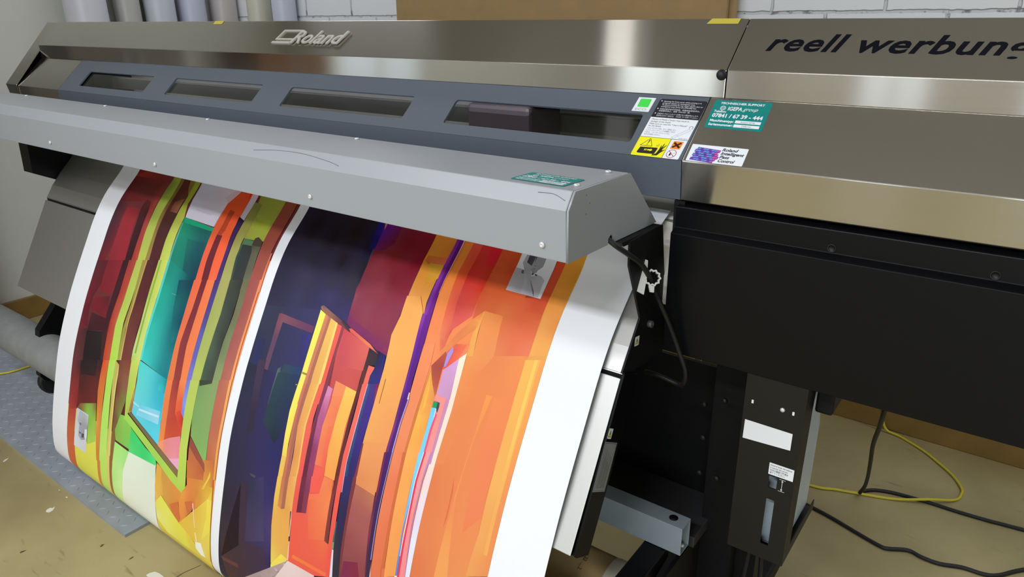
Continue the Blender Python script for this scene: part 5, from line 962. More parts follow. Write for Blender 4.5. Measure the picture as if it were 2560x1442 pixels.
(1, 11, 5, (-8350, 3999, -7947, 3477, -7641, 3398, -7635, 3568, -8055, 3989), (172, 84, 69, 225, 98, 74, 241, 130, 82, 243, 148, 96, 227, 94, 82)),
(1, 12, 5, (-7950, 3573, -7695, 3412, -7775, 3668, -7969, 3894, -8019, 3924), (223, 92, 76, 234, 116, 81, 242, 117, 86, 236, 92, 79, 228, 88, 79)),
(1, 13, 7, (-8350, 3999, -8118, 3665, -8013, 3780, -8082, 3973, -8076, 4146, -8055, 4518, -8187, 4336), (167, 82, 67, 186, 86, 74, 189, 81, 68, 167, 72, 63, 175, 79, 69, 196, 106, 75, 188, 93, 71)),
(1, 14, 7, (-8070, 3684, -7985, 3535, -7952, 3621, -7982, 3756, -8019, 3924, -8065, 3937, -8068, 3795), (170, 147, 214, 172, 148, 216, 171, 147, 215, 169, 146, 214, 167, 145, 213, 167, 145, 212, 169, 146, 214)),
(1, 15, 5, (-8052, 3996, -7779, 3709, -7720, 4495, -7811, 4468, -8037, 4458), (207, 154, 197, 216, 162, 209, 196, 145, 184, 201, 150, 189, 204, 153, 199)),
(1, 14, 9, (-8342, 4045, -8198, 4308, -8055, 4518, -8064, 4710, -8050, 5240, -8047, 5775, -8339, 5878, -8361, 5025, -8341, 4477), (226, 159, 77, 230, 161, 76, 220, 140, 80, 234, 154, 80, 237, 158, 79, 236, 164, 86, 240, 173, 88, 242, 182, 79, 239, 170, 75)),
(1, 15, 5, (-8310, 4100, -8228, 4444, -8212, 4756, -8257, 4801, -8307, 4403), (233, 166, 78, 242, 177, 83, 242, 178, 80, 240, 181, 83, 235, 167, 77)),
(1, 15, 8, (-8347, 5652, -8054, 5551, -8063, 6174, -8024, 7112, -8003, 7897, -8268, 8041, -8292, 7292, -8322, 6468), (240, 170, 88, 238, 162, 86, 238, 160, 84, 237, 152, 82, 235, 152, 84, 238, 157, 85, 238, 156, 86, 238, 163, 87)),
(1, 15, 9, (-8671, 3665, -8412, 3598, -8371, 3973, -8379, 4488, -8399, 5037, -8406, 5902, -8649, 5988, -8648, 5116, -8649, 4423), (243, 142, 95, 243, 148, 96, 241, 141, 94, 235, 137, 92, 233, 136, 92, 228, 131, 88, 231, 135, 93, 234, 139, 96, 237, 138, 93)),
(1, 16, 9, (-8648, 5755, -8427, 5679, -8391, 6462, -8372, 7242, -8364, 7908, -8352, 8080, -8608, 8198, -8623, 7780, -8642, 6759), (231, 133, 93, 229, 128, 86, 225, 119, 82, 222, 116, 79, 219, 112, 74, 219, 114, 74, 217, 112, 76, 221, 116, 82, 226, 123, 87)),
(1, 17, 6, (-8339, 4108, -8333, 4059, -8334, 5096, -8349, 5882, -8406, 5902, -8399, 5037), (216, 123, 67, 216, 124, 67, 208, 120, 65, 206, 119, 65, 206, 119, 65, 208, 120, 65)),
(1, 18, 8, (-8427, 5679, -8347, 5652, -8322, 6468, -8292, 7292, -8301, 7879, -8375, 7913, -8372, 7242, -8391, 6462), (203, 106, 63)),
(1, 16, 7, (-7779, 3709, -7644, 3571, -7609, 4632, -7645, 5632, -7762, 5674, -7752, 4676, -7718, 4448), (243, 230, 204, 243, 234, 208, 240, 220, 200, 237, 217, 198, 237, 214, 196, 240, 218, 200, 240, 219, 201)),
(1, 17, 8, (-7751, 5446, -7639, 5408, -7651, 6455, -7657, 7188, -7668, 7762, -7767, 7808, -7797, 6674, -7798, 5995), (240, 219, 201, 240, 217, 196, 234, 214, 220, 227, 223, 234, 228, 226, 238, 225, 218, 238, 222, 209, 229, 237, 211, 207)),
(1, 18, 8, (-8056, 4463, -7802, 4466, -7793, 4673, -7789, 5683, -7917, 5729, -7937, 4828, -7910, 4577, -8052, 4580), (243, 150, 132, 243, 145, 137, 243, 144, 141, 241, 147, 145, 239, 143, 145, 243, 144, 141, 243, 145, 137, 243, 145, 132)),
(1, 19, 8, (-7920, 5505, -7807, 5466, -7846, 6012, -7838, 6756, -7787, 7818, -7908, 7873, -7914, 6868, -7951, 6051), (243, 157, 154, 243, 152, 149, 243, 150, 147, 243, 142, 140, 243, 137, 135, 241, 137, 138, 243, 140, 142, 243, 150, 151)),
(1, 20, 5, (-7802, 4466, -7717, 4494, -7735, 5664, -7789, 5683, -7791, 4626), (201, 140, 175, 201, 140, 175, 196, 138, 173, 196, 138, 173, 200, 140, 174)),
(1, 21, 8, (-7807, 5466, -7751, 5446, -7817, 6002, -7812, 6696, -7767, 7808, -7787, 7818, -7832, 6704, -7846, 6012), (182, 135, 178, 182, 135, 178, 182, 135, 177, 182, 134, 177, 182, 134, 177, 182, 134, 177, 182, 135, 177, 182, 135, 177)),
(1, 20, 6, (-8064, 4710, -7957, 4693, -7937, 5046, -7954, 5742, -8047, 5775, -8049, 5020), (122, 198, 238, 125, 202, 241, 126, 203, 240, 124, 205, 239, 122, 202, 239, 124, 200, 237)),
(1, 21, 9, (-8064, 5554, -7959, 5518, -7990, 6065, -7993, 6671, -8007, 7005, -7956, 7858, -7996, 7877, -8024, 7112, -8053, 6203), (124, 205, 239, 126, 205, 239, 126, 202, 239, 122, 180, 238, 115, 161, 234, 86, 133, 220, 86, 131, 217, 107, 156, 234, 122, 195, 239)),
(1, 22, 6, (-7935, 4780, -7897, 4799, -7916, 5102, -7917, 5729, -7954, 5742, -7963, 5086), (229, 91, 117, 229, 91, 117, 227, 91, 117, 225, 90, 116, 225, 90, 117, 227, 91, 117)),
(1, 23, 8, (-7949, 5515, -7905, 5499, -7941, 6047, -7913, 6835, -7908, 7873, -7949, 7892, -7973, 6892, -7990, 6065), (218, 62, 91)),
(1, 21, 6, (-7963, 4695, -7946, 4697, -7928, 5043, -7943, 5738, -7958, 5743, -7946, 5049), (219, 227, 241, 219, 227, 241, 218, 225, 240, 215, 224, 239, 216, 224, 239, 218, 225, 240)),
(1, 24, 8, (-7962, 5519, -7945, 5513, -7980, 6061, -7953, 6884, -7957, 7485, -7973, 7493, -7973, 6892, -7997, 6068), (222, 217, 234, 222, 217, 234, 222, 217, 234, 222, 216, 234, 222, 216, 234, 222, 216, 234, 222, 216, 234, 222, 217, 234)),
(1, 23, 6, (-8052, 4580, -7910, 4577, -7899, 4659, -7907, 4771, -7957, 4693, -7956, 4591), (58, 77, 85, 58, 77, 85, 58, 77, 84, 58, 77, 84, 58, 77, 84, 58, 77, 85)),
(1, 24, 4, (-8055, 4597, -7956, 4591, -7957, 4693, -8045, 4704), (39, 154, 89)),
(1, 24, 4, (-8015, 7894, -7960, 7869, -7959, 7897, -8014, 7923), (235, 228, 224)),
(1, 17, 4, (-8651, 7933, -8633, 7925, -8604, 8196, -8634, 8210), (235, 204, 196)),
(1, 44, 8, (-8884, 1501, -8728, 1494, -8737, 2011, -8732, 2617, -8705, 3121, -8883, 3164, -8882, 2534, -8897, 1983), (139, 43, 164, 104, 26, 125, 102, 24, 119, 98, 28, 125, 111, 44, 139, 141, 63, 164, 150, 62, 169, 157, 58, 173)),
(1, 45, 8, (-8846, 1504, -8726, 1497, -8729, 2025, -8725, 2629, -8689, 3117, -8802, 3144, -8793, 2601, -8799, 2056), (109, 28, 131, 104, 26, 125, 97, 24, 119, 95, 28, 123, 109, 42, 136, 113, 44, 142, 105, 33, 134, 104, 27, 125)),
(1, 45, 7, (-8917, 3118, -8895, 3127, -8667, 3675, -8670, 4434, -8663, 4677, -8809, 4721, -8862, 3862), (138, 63, 170, 138, 63, 170, 101, 37, 132, 90, 35, 123, 90, 40, 113, 137, 63, 142, 145, 66, 160)),
(1, 46, 6, (-8834, 3306, -8659, 3673, -8670, 4434, -8663, 4677, -8744, 4702, -8781, 3977), (99, 36, 139, 97, 35, 129, 87, 33, 119, 84, 38, 111, 90, 40, 121, 97, 38, 140)),
(1, 47, 4, (-8895, 3150, -8690, 3101, -8656, 3677, -8862, 3730), (141, 63, 170, 113, 44, 143, 98, 41, 125, 113, 47, 156)),
(1, 48, 4, (-8829, 3134, -8699, 3103, -8665, 3679, -8796, 3713), (108, 40, 139, 109, 40, 140, 101, 37, 132, 101, 37, 131)),
(1, 49, 9, (-8856, 3713, -8671, 3665, -8661, 4393, -8635, 4758, -8645, 5180, -8659, 5992, -8838, 6055, -8807, 5329, -8828, 4491), (113, 47, 156, 98, 41, 122, 89, 35, 109, 78, 38, 113, 79, 44, 109, 77, 41, 103, 144, 66, 89, 130, 57, 117, 123, 58, 151)),
(1, 50, 9, (-8797, 3698, -8676, 3666, -8661, 4393, -8635, 4758, -8649, 5181, -8669, 5995, -8768, 6030, -8748, 5310, -8770, 4474), (95, 37, 146, 95, 39, 123, 87, 35, 112, 78, 36, 111, 77, 40, 107, 75, 40, 101, 78, 41, 105, 79, 40, 114, 90, 39, 142)),
(1, 51, 8, (-8854, 5826, -8659, 5759, -8662, 6767, -8623, 7780, -8630, 8208, -8738, 8259, -8814, 7340, -8819, 6489), (125, 42, 79, 77, 40, 103, 69, 39, 86, 67, 43, 74, 65, 43, 65, 125, 59, 71, 124, 53, 67, 127, 49, 67)),
(1, 52, 8, (-8802, 5808, -8669, 5762, -8673, 6771, -8634, 7785, -8634, 8210, -8721, 8251, -8749, 7314, -8770, 6352), (71, 36, 97, 77, 41, 106, 67, 38, 86, 63, 41, 74, 63, 43, 65, 65, 43, 65, 65, 39, 78, 69, 36, 91)),
(1, 51, 6, (-8639, 4694, -8614, 4703, -8645, 5180, -8649, 5988, -8675, 5997, -8674, 5189), (186, 154, 210, 186, 154, 210, 184, 153, 209, 182, 152, 208, 182, 152, 208, 184, 153, 209)),
(1, 53, 6, (-8669, 5762, -8653, 5757, -8653, 6797, -8631, 7854, -8651, 7863, -8670, 6804), (158, 152, 206)),
(1, 52, 4, (-8663, 4605, -8636, 4613, -8634, 4733, -8659, 4741), (240, 218, 208, 240, 218, 208, 239, 217, 208, 239, 217, 208)),
(1, 46, 4, (-8724, 1494, -8695, 1488, -8712, 2655, -8718, 2671), (243, 219, 205, 243, 219, 205, 227, 176, 166, 227, 175, 166)),
(1, 9, 4, (-7354, 1483, -6590, 1456, -6565, 2271, -7324, 2266), (243, 243, 243, 243, 243, 243, 215, 215, 223, 208, 207, 215)),
(1, 10, 10, (-7327, 1791, -7151, 1805, -6939, 1897, -6837, 1848, -6753, 1854, -6651, 1917, -6646, 2053, -6624, 2258, -7324, 2266, -7328, 1898), (174, 170, 175, 159, 157, 162, 165, 162, 166, 175, 172, 176, 179, 177, 181, 186, 183, 186, 175, 175, 179, 186, 185, 191, 195, 192, 201, 172, 169, 173)),
(1, 11, 7, (-7167, 1756, -7022, 1750, -6916, 1979, -6755, 2172, -6707, 2270, -7007, 2267, -7019, 2064), (164, 164, 171, 159, 159, 166, 162, 162, 166, 173, 173, 179, 180, 180, 188, 190, 187, 197, 180, 179, 185)),
(1, 12, 7, (-7245, 1676, -7195, 1605, -7046, 1703, -7039, 1623, -6977, 1749, -7003, 1789, -7135, 1819), (176, 175, 182, 185, 184, 190, 161, 161, 168, 176, 175, 179, 162, 162, 167, 155, 155, 160, 159, 159, 166)),
(1, 13, 9, (-7071, 1511, -6822, 1499, -6807, 1583, -6804, 1676, -6872, 1760, -6877, 1805, -6959, 1841, -7011, 1774, -7008, 1686), (184, 180, 187, 192, 190, 196, 161, 160, 166, 151, 151, 157, 153, 153, 159, 140, 138, 147, 133, 133, 140, 147, 147, 153, 159, 159, 164)),
(1, 14, 5, (-7175, 1486, -6995, 1496, -6996, 1597, -7038, 1701, -7164, 1650), (71, 68, 79, 65, 62, 71, 74, 71, 82, 86, 83, 93, 70, 67, 78)),
(1, 15, 5, (-7132, 1562, -7081, 1572, -7069, 1617, -7120, 1627, -7147, 1599), (149, 146, 155, 149, 146, 155, 147, 144, 153, 146, 144, 153, 148, 145, 154)),
(1, 16, 4, (-7118, 1576, -7090, 1583, -7085, 1607, -7116, 1612), (81, 77, 88, 80, 77, 87, 80, 77, 87, 80, 76, 87)),
(1, 15, 5, (-6966, 1582, -6807, 1574, -6834, 1614, -6888, 1634, -6948, 1621), (87, 83, 93, 87, 83, 93, 86, 82, 92, 85, 82, 92, 86, 82, 92)),
(1, 16, 4, (-7063, 1510, -7005, 1506, -6981, 1628, -7007, 1651), (67, 61, 70, 67, 62, 70, 65, 59, 68, 64, 59, 68)),
(1, 14, 4, (-6967, 1842, -6914, 1822, -6918, 1866, -6959, 1876), (89, 86, 97, 89, 86, 98, 88, 85, 97, 88, 85, 97)),
(1, 15, 4, (-6898, 1835, -6841, 1840, -6842, 1875, -6894, 1861), (92, 89, 100, 92, 89, 100, 91, 88, 99, 91, 88, 100)),
(1, 13, 4, (-7193, 1832, -7149, 1809, -7124, 1887, -7177, 1881), (97, 94, 105, 98, 94, 106, 96, 93, 104, 96, 93, 104)),
(1, 14, 3, (-6985, 1733, -6944, 1741, -6956, 1754), (91, 88, 95, 91, 88, 95, 91, 88, 94)),
(1, 17, 3, (-6988, 1681, -6944, 1676, -6957, 1697), (101, 98, 106, 102, 98, 107, 101, 97, 106)),
(1, 12, 6, (-6936, 1957, -6868, 2037, -6751, 2172, -6707, 2270, -6757, 2215, -6877, 2056), (119, 118, 127, 117, 116, 125, 114, 113, 122, 111, 111, 120, 113, 112, 121, 116, 115, 125)),
]
cuts = [s for s in MS if .06 < s < 1.3]
def add_print(side, name):
    out = B(); cl = out.loops.layers.float_color.new('ink')
    for which, lay, corners, flat, ink in ART:
        if which != side: continue
        pts = [(flat[k] / 10000, flat[k + 1] / 10000) for k in range(0, len(flat), 2)]
        pts = [(x, s - .05 if s < .165 else s) for x, s in pts]
        cs = [lin(ink[k:k + 3]) for k in range(0, len(ink), 3)]
        t = B(); t.faces.new([t.verts.new((x, s, 0)) for x, s in pts[:corners]])
        bmesh.ops.triangulate(t, faces=t.faces)
        lo, hi = min(p[1] for p in pts[:corners]), max(p[1] for p in pts[:corners])
        for c in cuts:
            if lo < c < hi: bmesh.ops.bisect_plane(t, geom=t.verts[:] + t.edges[:] + t.faces[:], plane_co=(0, c, 0), plane_no=(0, 1, 0))
        if len(cs) > 1:
            xl, xh = min(p[0] for p in pts), max(p[0] for p in pts); k = max(1, int((xh - xl) / .018))
            for i in range(1, k):
                bmesh.ops.bisect_plane(t, geom=t.verts[:] + t.edges[:] + t.faces[:], plane_co=(xl + (xh - xl) * i / k, 0, 0), plane_no=(1, 0, 0))
        vm = {}
        for v in t.verts:
            x, s = v.co.x, v.co.y
            p, n = film_at(s); q = p + n * (tk + .00012 + lay * .00004)
            if len(cs) == 1: col = cs[0]
            else:
                ws = [1 / ((x - a) ** 2 + (s - e) ** 2 * .5 + 1e-7) ** 1.2 for a, e in pts]; tot = sum(ws)
                col = tuple(sum(w * c[i] for w, c in zip(ws, cs)) / tot for i in range(3))
            vm[v] = (out.verts.new((x, q.x, q.y)), col)
        for f in t.faces:
            vs = [vm[v][0] for v in f.verts]
            try: g = out.faces.new(vs)
            except ValueError: continue
            for l, v in zip(g.loops, f.verts): l[cl] = (*vm[v][1], 1)
        t.free()
    o = finish(out, name, PRINT, film, recalc=False); return o
add_print(0, 'printed_image')['label'] = 'print with a teal panel and yellow-green frames'
add_print(1, 'printed_image')['label'] = 'print with dark blue, maroon and orange panels'

# ------------------------------------------------------------------ waste-ink box under the right end
WB = empty('waste_ink_holder', (-.26, 1.13, -.88 + H))
tag(WB, 'tall black metal holder with white labels and slots, hanging under the printer', 'bottle holder')
x0, x1, yf, yb, zt, zb = -.3094, -.2150, 1.0415, 1.222, -.527, -.8785
slots = [rrect(-.2553, -.7345, -.2417, -.7120, .002), rrect(-.2550, -.8490, -.2415, -.7565, .002), rrect(-.2975, -.5905, -.2945, -.5845, .0014), rrect(-.2335, -.5910, -.2305, -.5850, .0014)]
pb = plate_with_holes([(x0, zb), (x1, zb), (x1, zt), (x0, zt)], slots, .002)
to_frame(pb, (0, yf - .006, 0), (1, 0, 0), (0, 0, 1)); finish(pb, 'front_plate', BLACKB, WB)
pb = plate_with_holes([(yf - .005, zb), (yb, zb), (yb, zb + .020), (yf + .030, zb + .020), (yf + .042, -.60), (yf + .05, zt), (yf - .005, zt)], [], .0016)
to_frame(pb, (x1 - .0009, 0, 0), (0, 1, 0), (0, 0, 1)); finish(pb, 'side_frame', BLACKB, WB)
b = B(); box(b, x0, x1 - .002, yf - .005, yb, zb, zb + .002); finish(b, 'bottom_plate', BLACKB, WB)
b = B(); box(b, x0, x0 + .0016, yf - .005, yb, zb, zt); finish(b, 'side_plate', BLACKB, WB)
for sx, sz in ((-.2960, -.5876), (-.2320, -.588)):
    b = B(); box(b, sx - .0016, sx + .0016, yf - .0078, yf - .006, sz - .003, sz + .003); finish(b, 'clip', WHITE, WB)
b = B(); lathe(b, [(.004, 0), (.0036, .002), (.0015, .003), (0, .003)], (0, 0, 0), 'y', 12)
for v in b.verts: v.co = Vector((-.2487 + v.co.x, yf - .0068 - v.co.y, -.587 + v.co.z))
finish(b, 'screw', CHROME, WB)
b = B(); quad(b, [(-.3050, yf - .0074, -.6582), (-.2287, yf - .0074, -.6542), (-.2286, yf - .0074, -.6236), (-.3045, yf - .0074, -.6230)])
finish(b, 'blank_label', WHITE, WB)
d = Decal((-.2570, yf - .0073, -.7090), (1, 0, 0), (0, 0, 1))
d.poly(rrect(0, 0, 39.2, 22, .8), WHITE, 2, .1)
for yy, tx, ww in ((16.8, 'Discard drain ink before', 34), (12.2, 'it reaches the arrow.', 28), (7.2, '矢印の範囲で廃液を', 29), (2.6, '捨ててください。', 24)):
    d.text(tx, 2, yy, 4.2, INK, 4, w=ww, bold=.01)
d.line([(18.5, -3.2), (28.5, -3.2)], .6, WHITE, 2); d.line([(18.5, -25.2), (28.5, -25.2)], .6, WHITE, 2); d.line([(23.6, -5), (23.6, -23)], .7, WHITE, 2)
d.poly([(21.9, -7.5), (25.3, -7.5), (23.6, -3.4)], WHITE, 2); d.poly([(21.9, -20.8), (23.6, -25), (25.3, -20.8)], WHITE, 2)
d.build('level_label', WB)
WBot = B(); prism(WBot, [(yf + .022, -.872), (yb - .006, -.872), (yb - .003, -.80), (yb - .003, -.69), (yb - .035, -.60), (yb - .075, -.60), (yf + .06, -.68), (yf + .020, -.72)], x0 + .012, x1 - .010)
bt = finish(WBot, 'bottle_body', BOTTLE, None, bevel=.010)
bt.name = 'waste_ink_bottle'; WORLD[bt.name] = WORLD['bottle_body']
tag(bt, 'cloudy plastic drain bottle inside the black holder', 'bottle')
b = B(); box(b, -.2130, -.186, 1.085, 1.165, -.603, -.5405); finish(b, 'bottle_clamp', BLACKM, WB, bevel=.004)

# ------------------------------------------------------------------ rolls, tubes, cables
b = B(); lathe(b, [(.030, 0), (.058, 0), (.058, -1.30), (.030, -1.30)], (-.44, .992, -1.058), 'x', 40)
cr = finish(b, 'cardboard_tube', CARD); tag(cr, 'brown cardboard roll core below the grey beam', 'cardboard tube')
b = B(); lathe(b, [(.0586, -.075), (.0592, -.072), (.0592, -.025), (.0586, -.022)], (-.44, .992, -1.058), 'x', 40); finish(b, 'tape_band', MASK, cr)
for i, tx in enumerate(('22 rolls 2.', '2.')):
    d = Decal((-.565 + i * .0, .992 + .0586 * math.cos(math.radians(100)), -1.058 + .0586 * math.sin(math.radians(100))), (.05, -1, -.20), (1, 0, 0))
    if i == 0: d.text('22 .... 2.', 0, 0, 11, BROWN, 2); d.build('printed_number', cr)
b = B(); lathe(b, [(.05, 0), (.058, .004), (.064, .02), (.066, .3), (.064, .83), (.05, .845)], (-3.05, .800, -1.045), 'x', 36)
wt = finish(b, 'take_up_tube', BUBBLE); tag(wt, 'grey dusty take-up tube sticking out at the left of the banner', 'tube')
b = B(); lathe(b, [(.045, 0), (.045, 1.75)], (-2.30, .800, -1.045), 'x', 32); tc_ = finish(b, 'take_up_core', CARD); tag(tc_, 'long take-up core inside the loop of the banner', 'tube')
# cable from the hood, held by a white clip
cb = B(); tube(cb, [(-.486, .8795, -.3080), (-.480, .8803, -.3125), (-0.471, 0.886, -0.321), (-0.4641, 0.905, -0.3353), (-0.4607, 0.935, -0.3556), (-0.4584, 0.952, -0.371), (-0.4557, 0.962, -0.3852), (-0.454, 0.975, -0.4055), (-0.4507, 0.99, -0.4301), (-0.4432, 1.0, -0.456), (-0.4346, 1.008, -0.4815), (-0.4264, 1.014, -0.5068), (-0.4178, 1.018, -0.5315), (-0.4087, 1.021, -0.556), (-0.4071, 1.024, -0.5755), (-0.4128, 1.03, -0.5914), (-.422, 1.045, -.6035), (-.434, 1.05, -.6054), (-.4645, 1.05, -.6008), (-.4954, 1.055, -.6031)], .0042, 10, 6)
tag(finish(cb, 'hood_cable', RUBBER), 'black cable running from the grey hood through the white clip', 'cable')
# clip: flat foot plus an open, ribbed ring
cbm = B()
ring = [(math.radians(130 - k * 17), .0118 if k % 2 else .0140) for k in range(18)]
for (a0, r0), (a1, r1) in zip(ring, ring[1:]):
    q = [(r * math.cos(a), r * math.sin(a)) for a, r in ((a0, r0), (a1, r1), (a1, r1 - .003), (a0, r0 - .003))]
    for z0, z1 in ((-.005, .005),):
        lo = [cbm.verts.new((x, y, z0)) for x, y in q]; hi = [cbm.verts.new((x, y, z1)) for x, y in q]
        cbm.faces.new(lo[::-1]); cbm.faces.new(hi)
        for k in range(4): cbm.faces.new((lo[k], lo[(k + 1) % 4], hi[(k + 1) % 4], hi[k]))
for q in ([(-.0135, .030), (-.0060, .027), (-.0075, .004), (-.0165, .006)], [(-.0165, .006), (-.0075, .004), (-.0135, -.026), (-.0290, -.018)], [(-.006, -.012), (.003, -.013), (.002, -.023), (-.004, -.022)]):
    lo = [cbm.verts.new((x, y, -.006)) for x, y in q]; hi = [cbm.verts.new((x, y, .004)) for x, y in q]
    cbm.faces.new(lo[::-1]); cbm.faces.new(hi)
    for k in range(4): cbm.faces.new((lo[k], lo[(k + 1) % 4], hi[(k + 1) % 4], hi[k]))
ca = Vector((.48, -.78, .40)).normalized(); cu_ = Vector((.82, .56, .02)); cu_ = (cu_ - ca * cu_.dot(ca)).normalized()
to_frame(cbm, (-.4520, .966, -.3885), cu_, ca.cross(cu_))
ck = finish(cbm, 'cable_clip', CLIPM); tag(ck, 'small white plastic cable clip on the black bracket', 'cable clip')
# cables on the floor, right
fz = .0045 - H
yc = [(-.245, 2.372), (-.228, 2.36), (-.19, 2.345), (-.118, 2.300), (-.067, 2.252), (-.025, 2.205), (.002, 2.154), (.006, 2.122), (-.006, 2.08), (-.063, 2.027), (-.144, 1.986), (-.236, 1.953), (-.293, 1.934), (-.342, 1.915), (-.6, 1.86), (-1.2, 1.80), (-2.0, 1.6), (-2.6, 1.2), (-3.02, .98), (-3.045, .94)]
b = B(); tube(b, [(-.262, 2.352, .16 - H), (-.253, 2.352, .06 - H), (-.235, 2.352, .012 - H)] + [(x, y, fz + (.0095 if abs(x + .063) < .001 else 0)) for x, y in yc[2:14]] + [(-.5, 1.90, fz)], .0038, 8, 5); tag(finish(b, 'yellow_cable', YELC), 'yellow cable looped on the floor beside the black holder', 'cable')
b = B(); tube(b, [(-3.9 + .25, .72, .0036 - H), (-3.30, .755, .0036 - H), (-3.0959, .797, .0135 - H), (-3.0609, .936, .0135 - H), (-2.95, 1.02, .0135 - H), (-2.80, 1.06, .0135 - H)], .0038, 8, 5)
tag(finish(b, 'yellow_cable', YELC), 'yellow cable crossing the grey mat behind the grey tube', 'cable')
b = B(); tube(b, [(-.140, 1.34, -.62), (-.1493, 1.4, -.7303), (-.1633, 1.5, -.8261), (-.1818, 1.62, -.9379), (-.1936, 1.74, -1.0593), (-.2051, 1.85, -1.169), (-.2156, 1.92, -1.2491), (-.228, 1.95, -1.2945), (-.226, 1.965, fz), (-.221, 1.976, fz), (-.197, 1.998, fz), (-.157, 2.014, fz), (-.111, 2.021, fz), (-.055, 2.026, fz), (0, 2.027, fz), (.07, 2.032, fz), (.159, 2.044, fz), (.45, 2.08, fz)], .0050, 8, 5)
tag(finish(b, 'black_cable', RUBBER), 'black cable hanging from the printer and bent under the yellow loop', 'cable')
b = B(); tube(b, [(-.60, 1.84, fz), (-.42, 1.83, fz), (-.317, 1.812, fz), (-.258, 1.796, fz), (-.196, 1.774, fz), (-.138, 1.756, fz), (-.117, 1.757, fz), (-.075, 1.780, fz), (-.043, 1.773, fz), (-.003, 1.773, fz), (.044, 1.791, fz), (.091, 1.796, fz), (.121, 1.814, fz), (.168, 1.871, fz), (.3, 2.0, fz)], .0052, 8, 5)
tag(finish(b, 'black_cable', RUBBER), 'wavy black cable on the floor in the lower right corner', 'cable')
for i, (cx, cy) in enumerate(((-.285, 1.10), (-.272, 1.11))):
    b = B(); tube(b, [(cx, cy, -.879), (cx - .005 + i * .01, cy, -.95), (cx - .015 + i * .02, cy + .02, -1.05), (cx - .02 + i * .03, cy + .06, -1.2), (cx - .04, cy + .2, fz)], .0042, 8, 5)
    tag(finish(b, 'drain_cable', RUBBER), ['left of two black leads hanging under the black holder', 'right of two black leads hanging under the black holder'][i], 'cable')

# ------------------------------------------------------------------ chequered mat
mx0, mx1, my0, my1, mt = -3.375, -1.774, .620, 1.28, .009
b = B(); box(b, mx0, mx1, my0, my1, 0, mt)
ny, nx = 22, 52
for j in range(ny):
    for i in range(nx):
        cx = mx0 + .02 + i * (mx1 - mx0 - .03) / nx + (.0 if j % 2 else .0); cy = my0 + .018 + j * .0295
        if cy > my1 - .012: continue
        a = math.radians(45 if (i + j) % 2 else -45); u = (math.cos(a), math.sin(a)); w = (-u[1], u[0])
        pts = [(-.0115, 0, 0), (-.004, .0024, 0), (.004, .0024, 0), (.0115, 0, 0), (.004, -.0024, 0), (-.004, -.0024, 0)]
        lo = [b.verts.new((cx + p[0] * u[0] + p[1] * w[0], cy + p[0] * u[1] + p[1] * w[1], mt - .0002)) for p in pts]
        t0 = b.verts.new((cx - .005 * u[0], cy - .005 * u[1], mt + .0014)); t1 = b.verts.new((cx + .005 * u[0], cy + .005 * u[1], mt + .0014))
        for f in ((lo[0], lo[1], t0), (lo[1], lo[2], t1, t0), (lo[2], lo[3], t1), (lo[3], lo[4], t1), (lo[4], lo[5], t0, t1), (lo[5], lo[0], t0)): b.faces.new(f)
fm = finish(b, 'floor_mat', MATR, rel=False); tag(fm, 'grey rubber floor mat with a raised chequer tread under the banner', 'mat')

# dried paint and dirt on the floor
def blot(pts, name, m):
    b = B(); b.faces.new([b.verts.new((x, y, .0004)) for x, y in pts]); return finish(b, name, m, flo, rel=False)
DIRT = mat('dark_scuff', (86, 74, 48), .6)
blot([(-2.0704, 0.5428), (-2.0751, 0.5485), (-2.0755, 0.5561), (-2.0687, 0.5592), (-2.0702, 0.5672), (-2.0621, 0.5609), (-2.0553, 0.5537), (-2.0552, 0.5448), (-2.0633, 0.5408)], 'paint_splash', SPLASH)
blot([(-1.5935, 0.5813), (-1.593, 0.5911), (-1.5864, 0.6006), (-1.5716, 0.6042), (-1.5507, 0.6043), (-1.5618, 0.5902), (-1.5796, 0.5797)], 'paint_splash', SPLASH)
blot([(-1.7945, 0.5625), (-1.7985, 0.5702), (-1.7938, 0.5746), (-1.7907, 0.5679), (-1.7899, 0.5632)], 'dirt_mark', DIRT)
blot([(-1.6832, 0.5818), (-1.6862, 0.5906), (-1.6844, 0.5969), (-1.6815, 0.594), (-1.6817, 0.5868)], 'dirt_mark', DIRT)
blot([(-1.9428, 0.4271), (-1.9453, 0.432), (-1.9389, 0.4428), (-1.9379, 0.4358), (-1.9381, 0.4279)], 'dirt_mark', DIRT)
blot([(-1.5257, 0.6224), (-1.5249, 0.6427), (-1.514, 0.6818), (-1.5125, 0.6815), (-1.5226, 0.642), (-1.5232, 0.6233)], 'floor_scratch', DIRT)
blot([(-2.0927, 0.604), (-2.0903, 0.6076), (-2.0833, 0.6076), (-2.0832, 0.6039)], 'paint_splash', SPLASH)
blot([(-2.1444, 0.6074), (-2.1428, 0.6098), (-2.1374, 0.6085), (-2.139, 0.6061)], 'paint_splash', SPLASH)
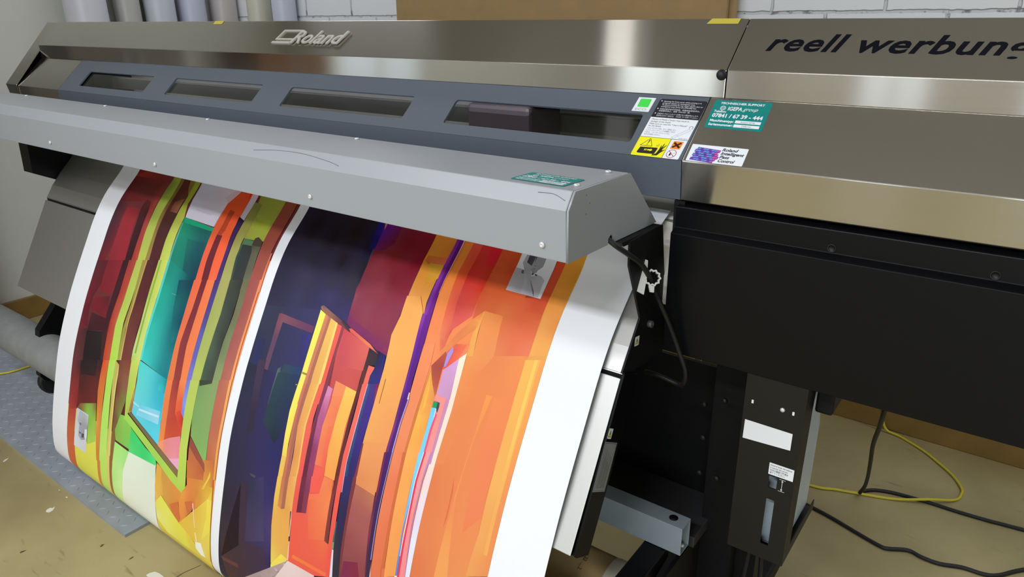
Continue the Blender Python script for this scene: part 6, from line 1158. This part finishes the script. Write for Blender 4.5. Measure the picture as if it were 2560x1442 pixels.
blot([(-2.4446, 0.5687), (-2.4512, 0.5773), (-2.4513, 0.5885), (-2.4433, 0.5792), (-2.4389, 0.5698)], 'paint_splash', SPLASH)
# ------------------------------------------------------------------ things along the walls
ROLLS = [(-3.570, 1.620, .0865, (205, 205, 214), 'wide white film roll, leftmost in the row along the wall'),
         (-3.598, 1.820, .0560, (176, 176, 170), 'slim beige-grey roll beside the wide white one'),
         (-3.583, 1.970, .0700, (192, 200, 208), 'pale blue-grey roll, third in the row along the wall'),
         (-3.588, 2.140, .0660, (190, 194, 214), 'pale lilac-blue roll, fourth in the row'),
         (-3.590, 2.318, .0660, (190, 184, 182), 'pinkish-grey roll in the room corner'),
         (-3.290, 2.322, .0580, (196, 194, 174), 'cream roll against the back wall above the first tape strip'),
         (-3.096, 2.325, .0570, (194, 198, 214), 'bluish-white roll, rightmost of the row')]
for rx, ry, rr, col, lab in ROLLS:
    r = empty('film_roll', (rx, ry, 0)); tag(r, lab, 'roll', 'film rolls standing along the walls')
    b = B(); lathe(b, [(.028, 0), (rr - .002, 0), (rr, .003), (rr, 1.637), (rr - .002, 1.64), (.028, 1.64)], (rx, ry, 0), 'z', 40); finish(b, 'wound_film', mat('film_%d_%d_%d' % col, col, .4), r, rel=False)
    b = B(); lathe(b, [(.022, -.0), (.028, 0), (.028, 1.66), (.022, 1.66)], (rx, ry, 0), 'z', 28); finish(b, 'core', CARD, r, rel=False)
b = B(); lathe(b, [(.011, 0), (.011, 1.8)], (-3.628, 1.888, 0), 'z', 14); tag(finish(b, 'pole', mat('pole_grey', (172, 172, 166), .5), rel=False), 'thin pale pole standing between two film rolls', 'pole')
b = B(); v = [(-2.335, 2.290), (-.875, 2.290)]
box(b, -2.335, -.893, 2.300, 2.318, 0, 1.9); 
for q in b.verts: q.co.y += q.co.z * .018
tag(finish(b, 'brown_board', MDF, rel=False), 'large brown board leaning on the white brick wall', 'board')
b = B(); box(b, -2.30, -.872, 2.326, 2.338, 0, 1.88)
for q in b.verts: q.co.y += q.co.z * .018
tag(finish(b, 'brown_board', MDF, rel=False), 'second brown board, its edge showing right of the front one', 'board')
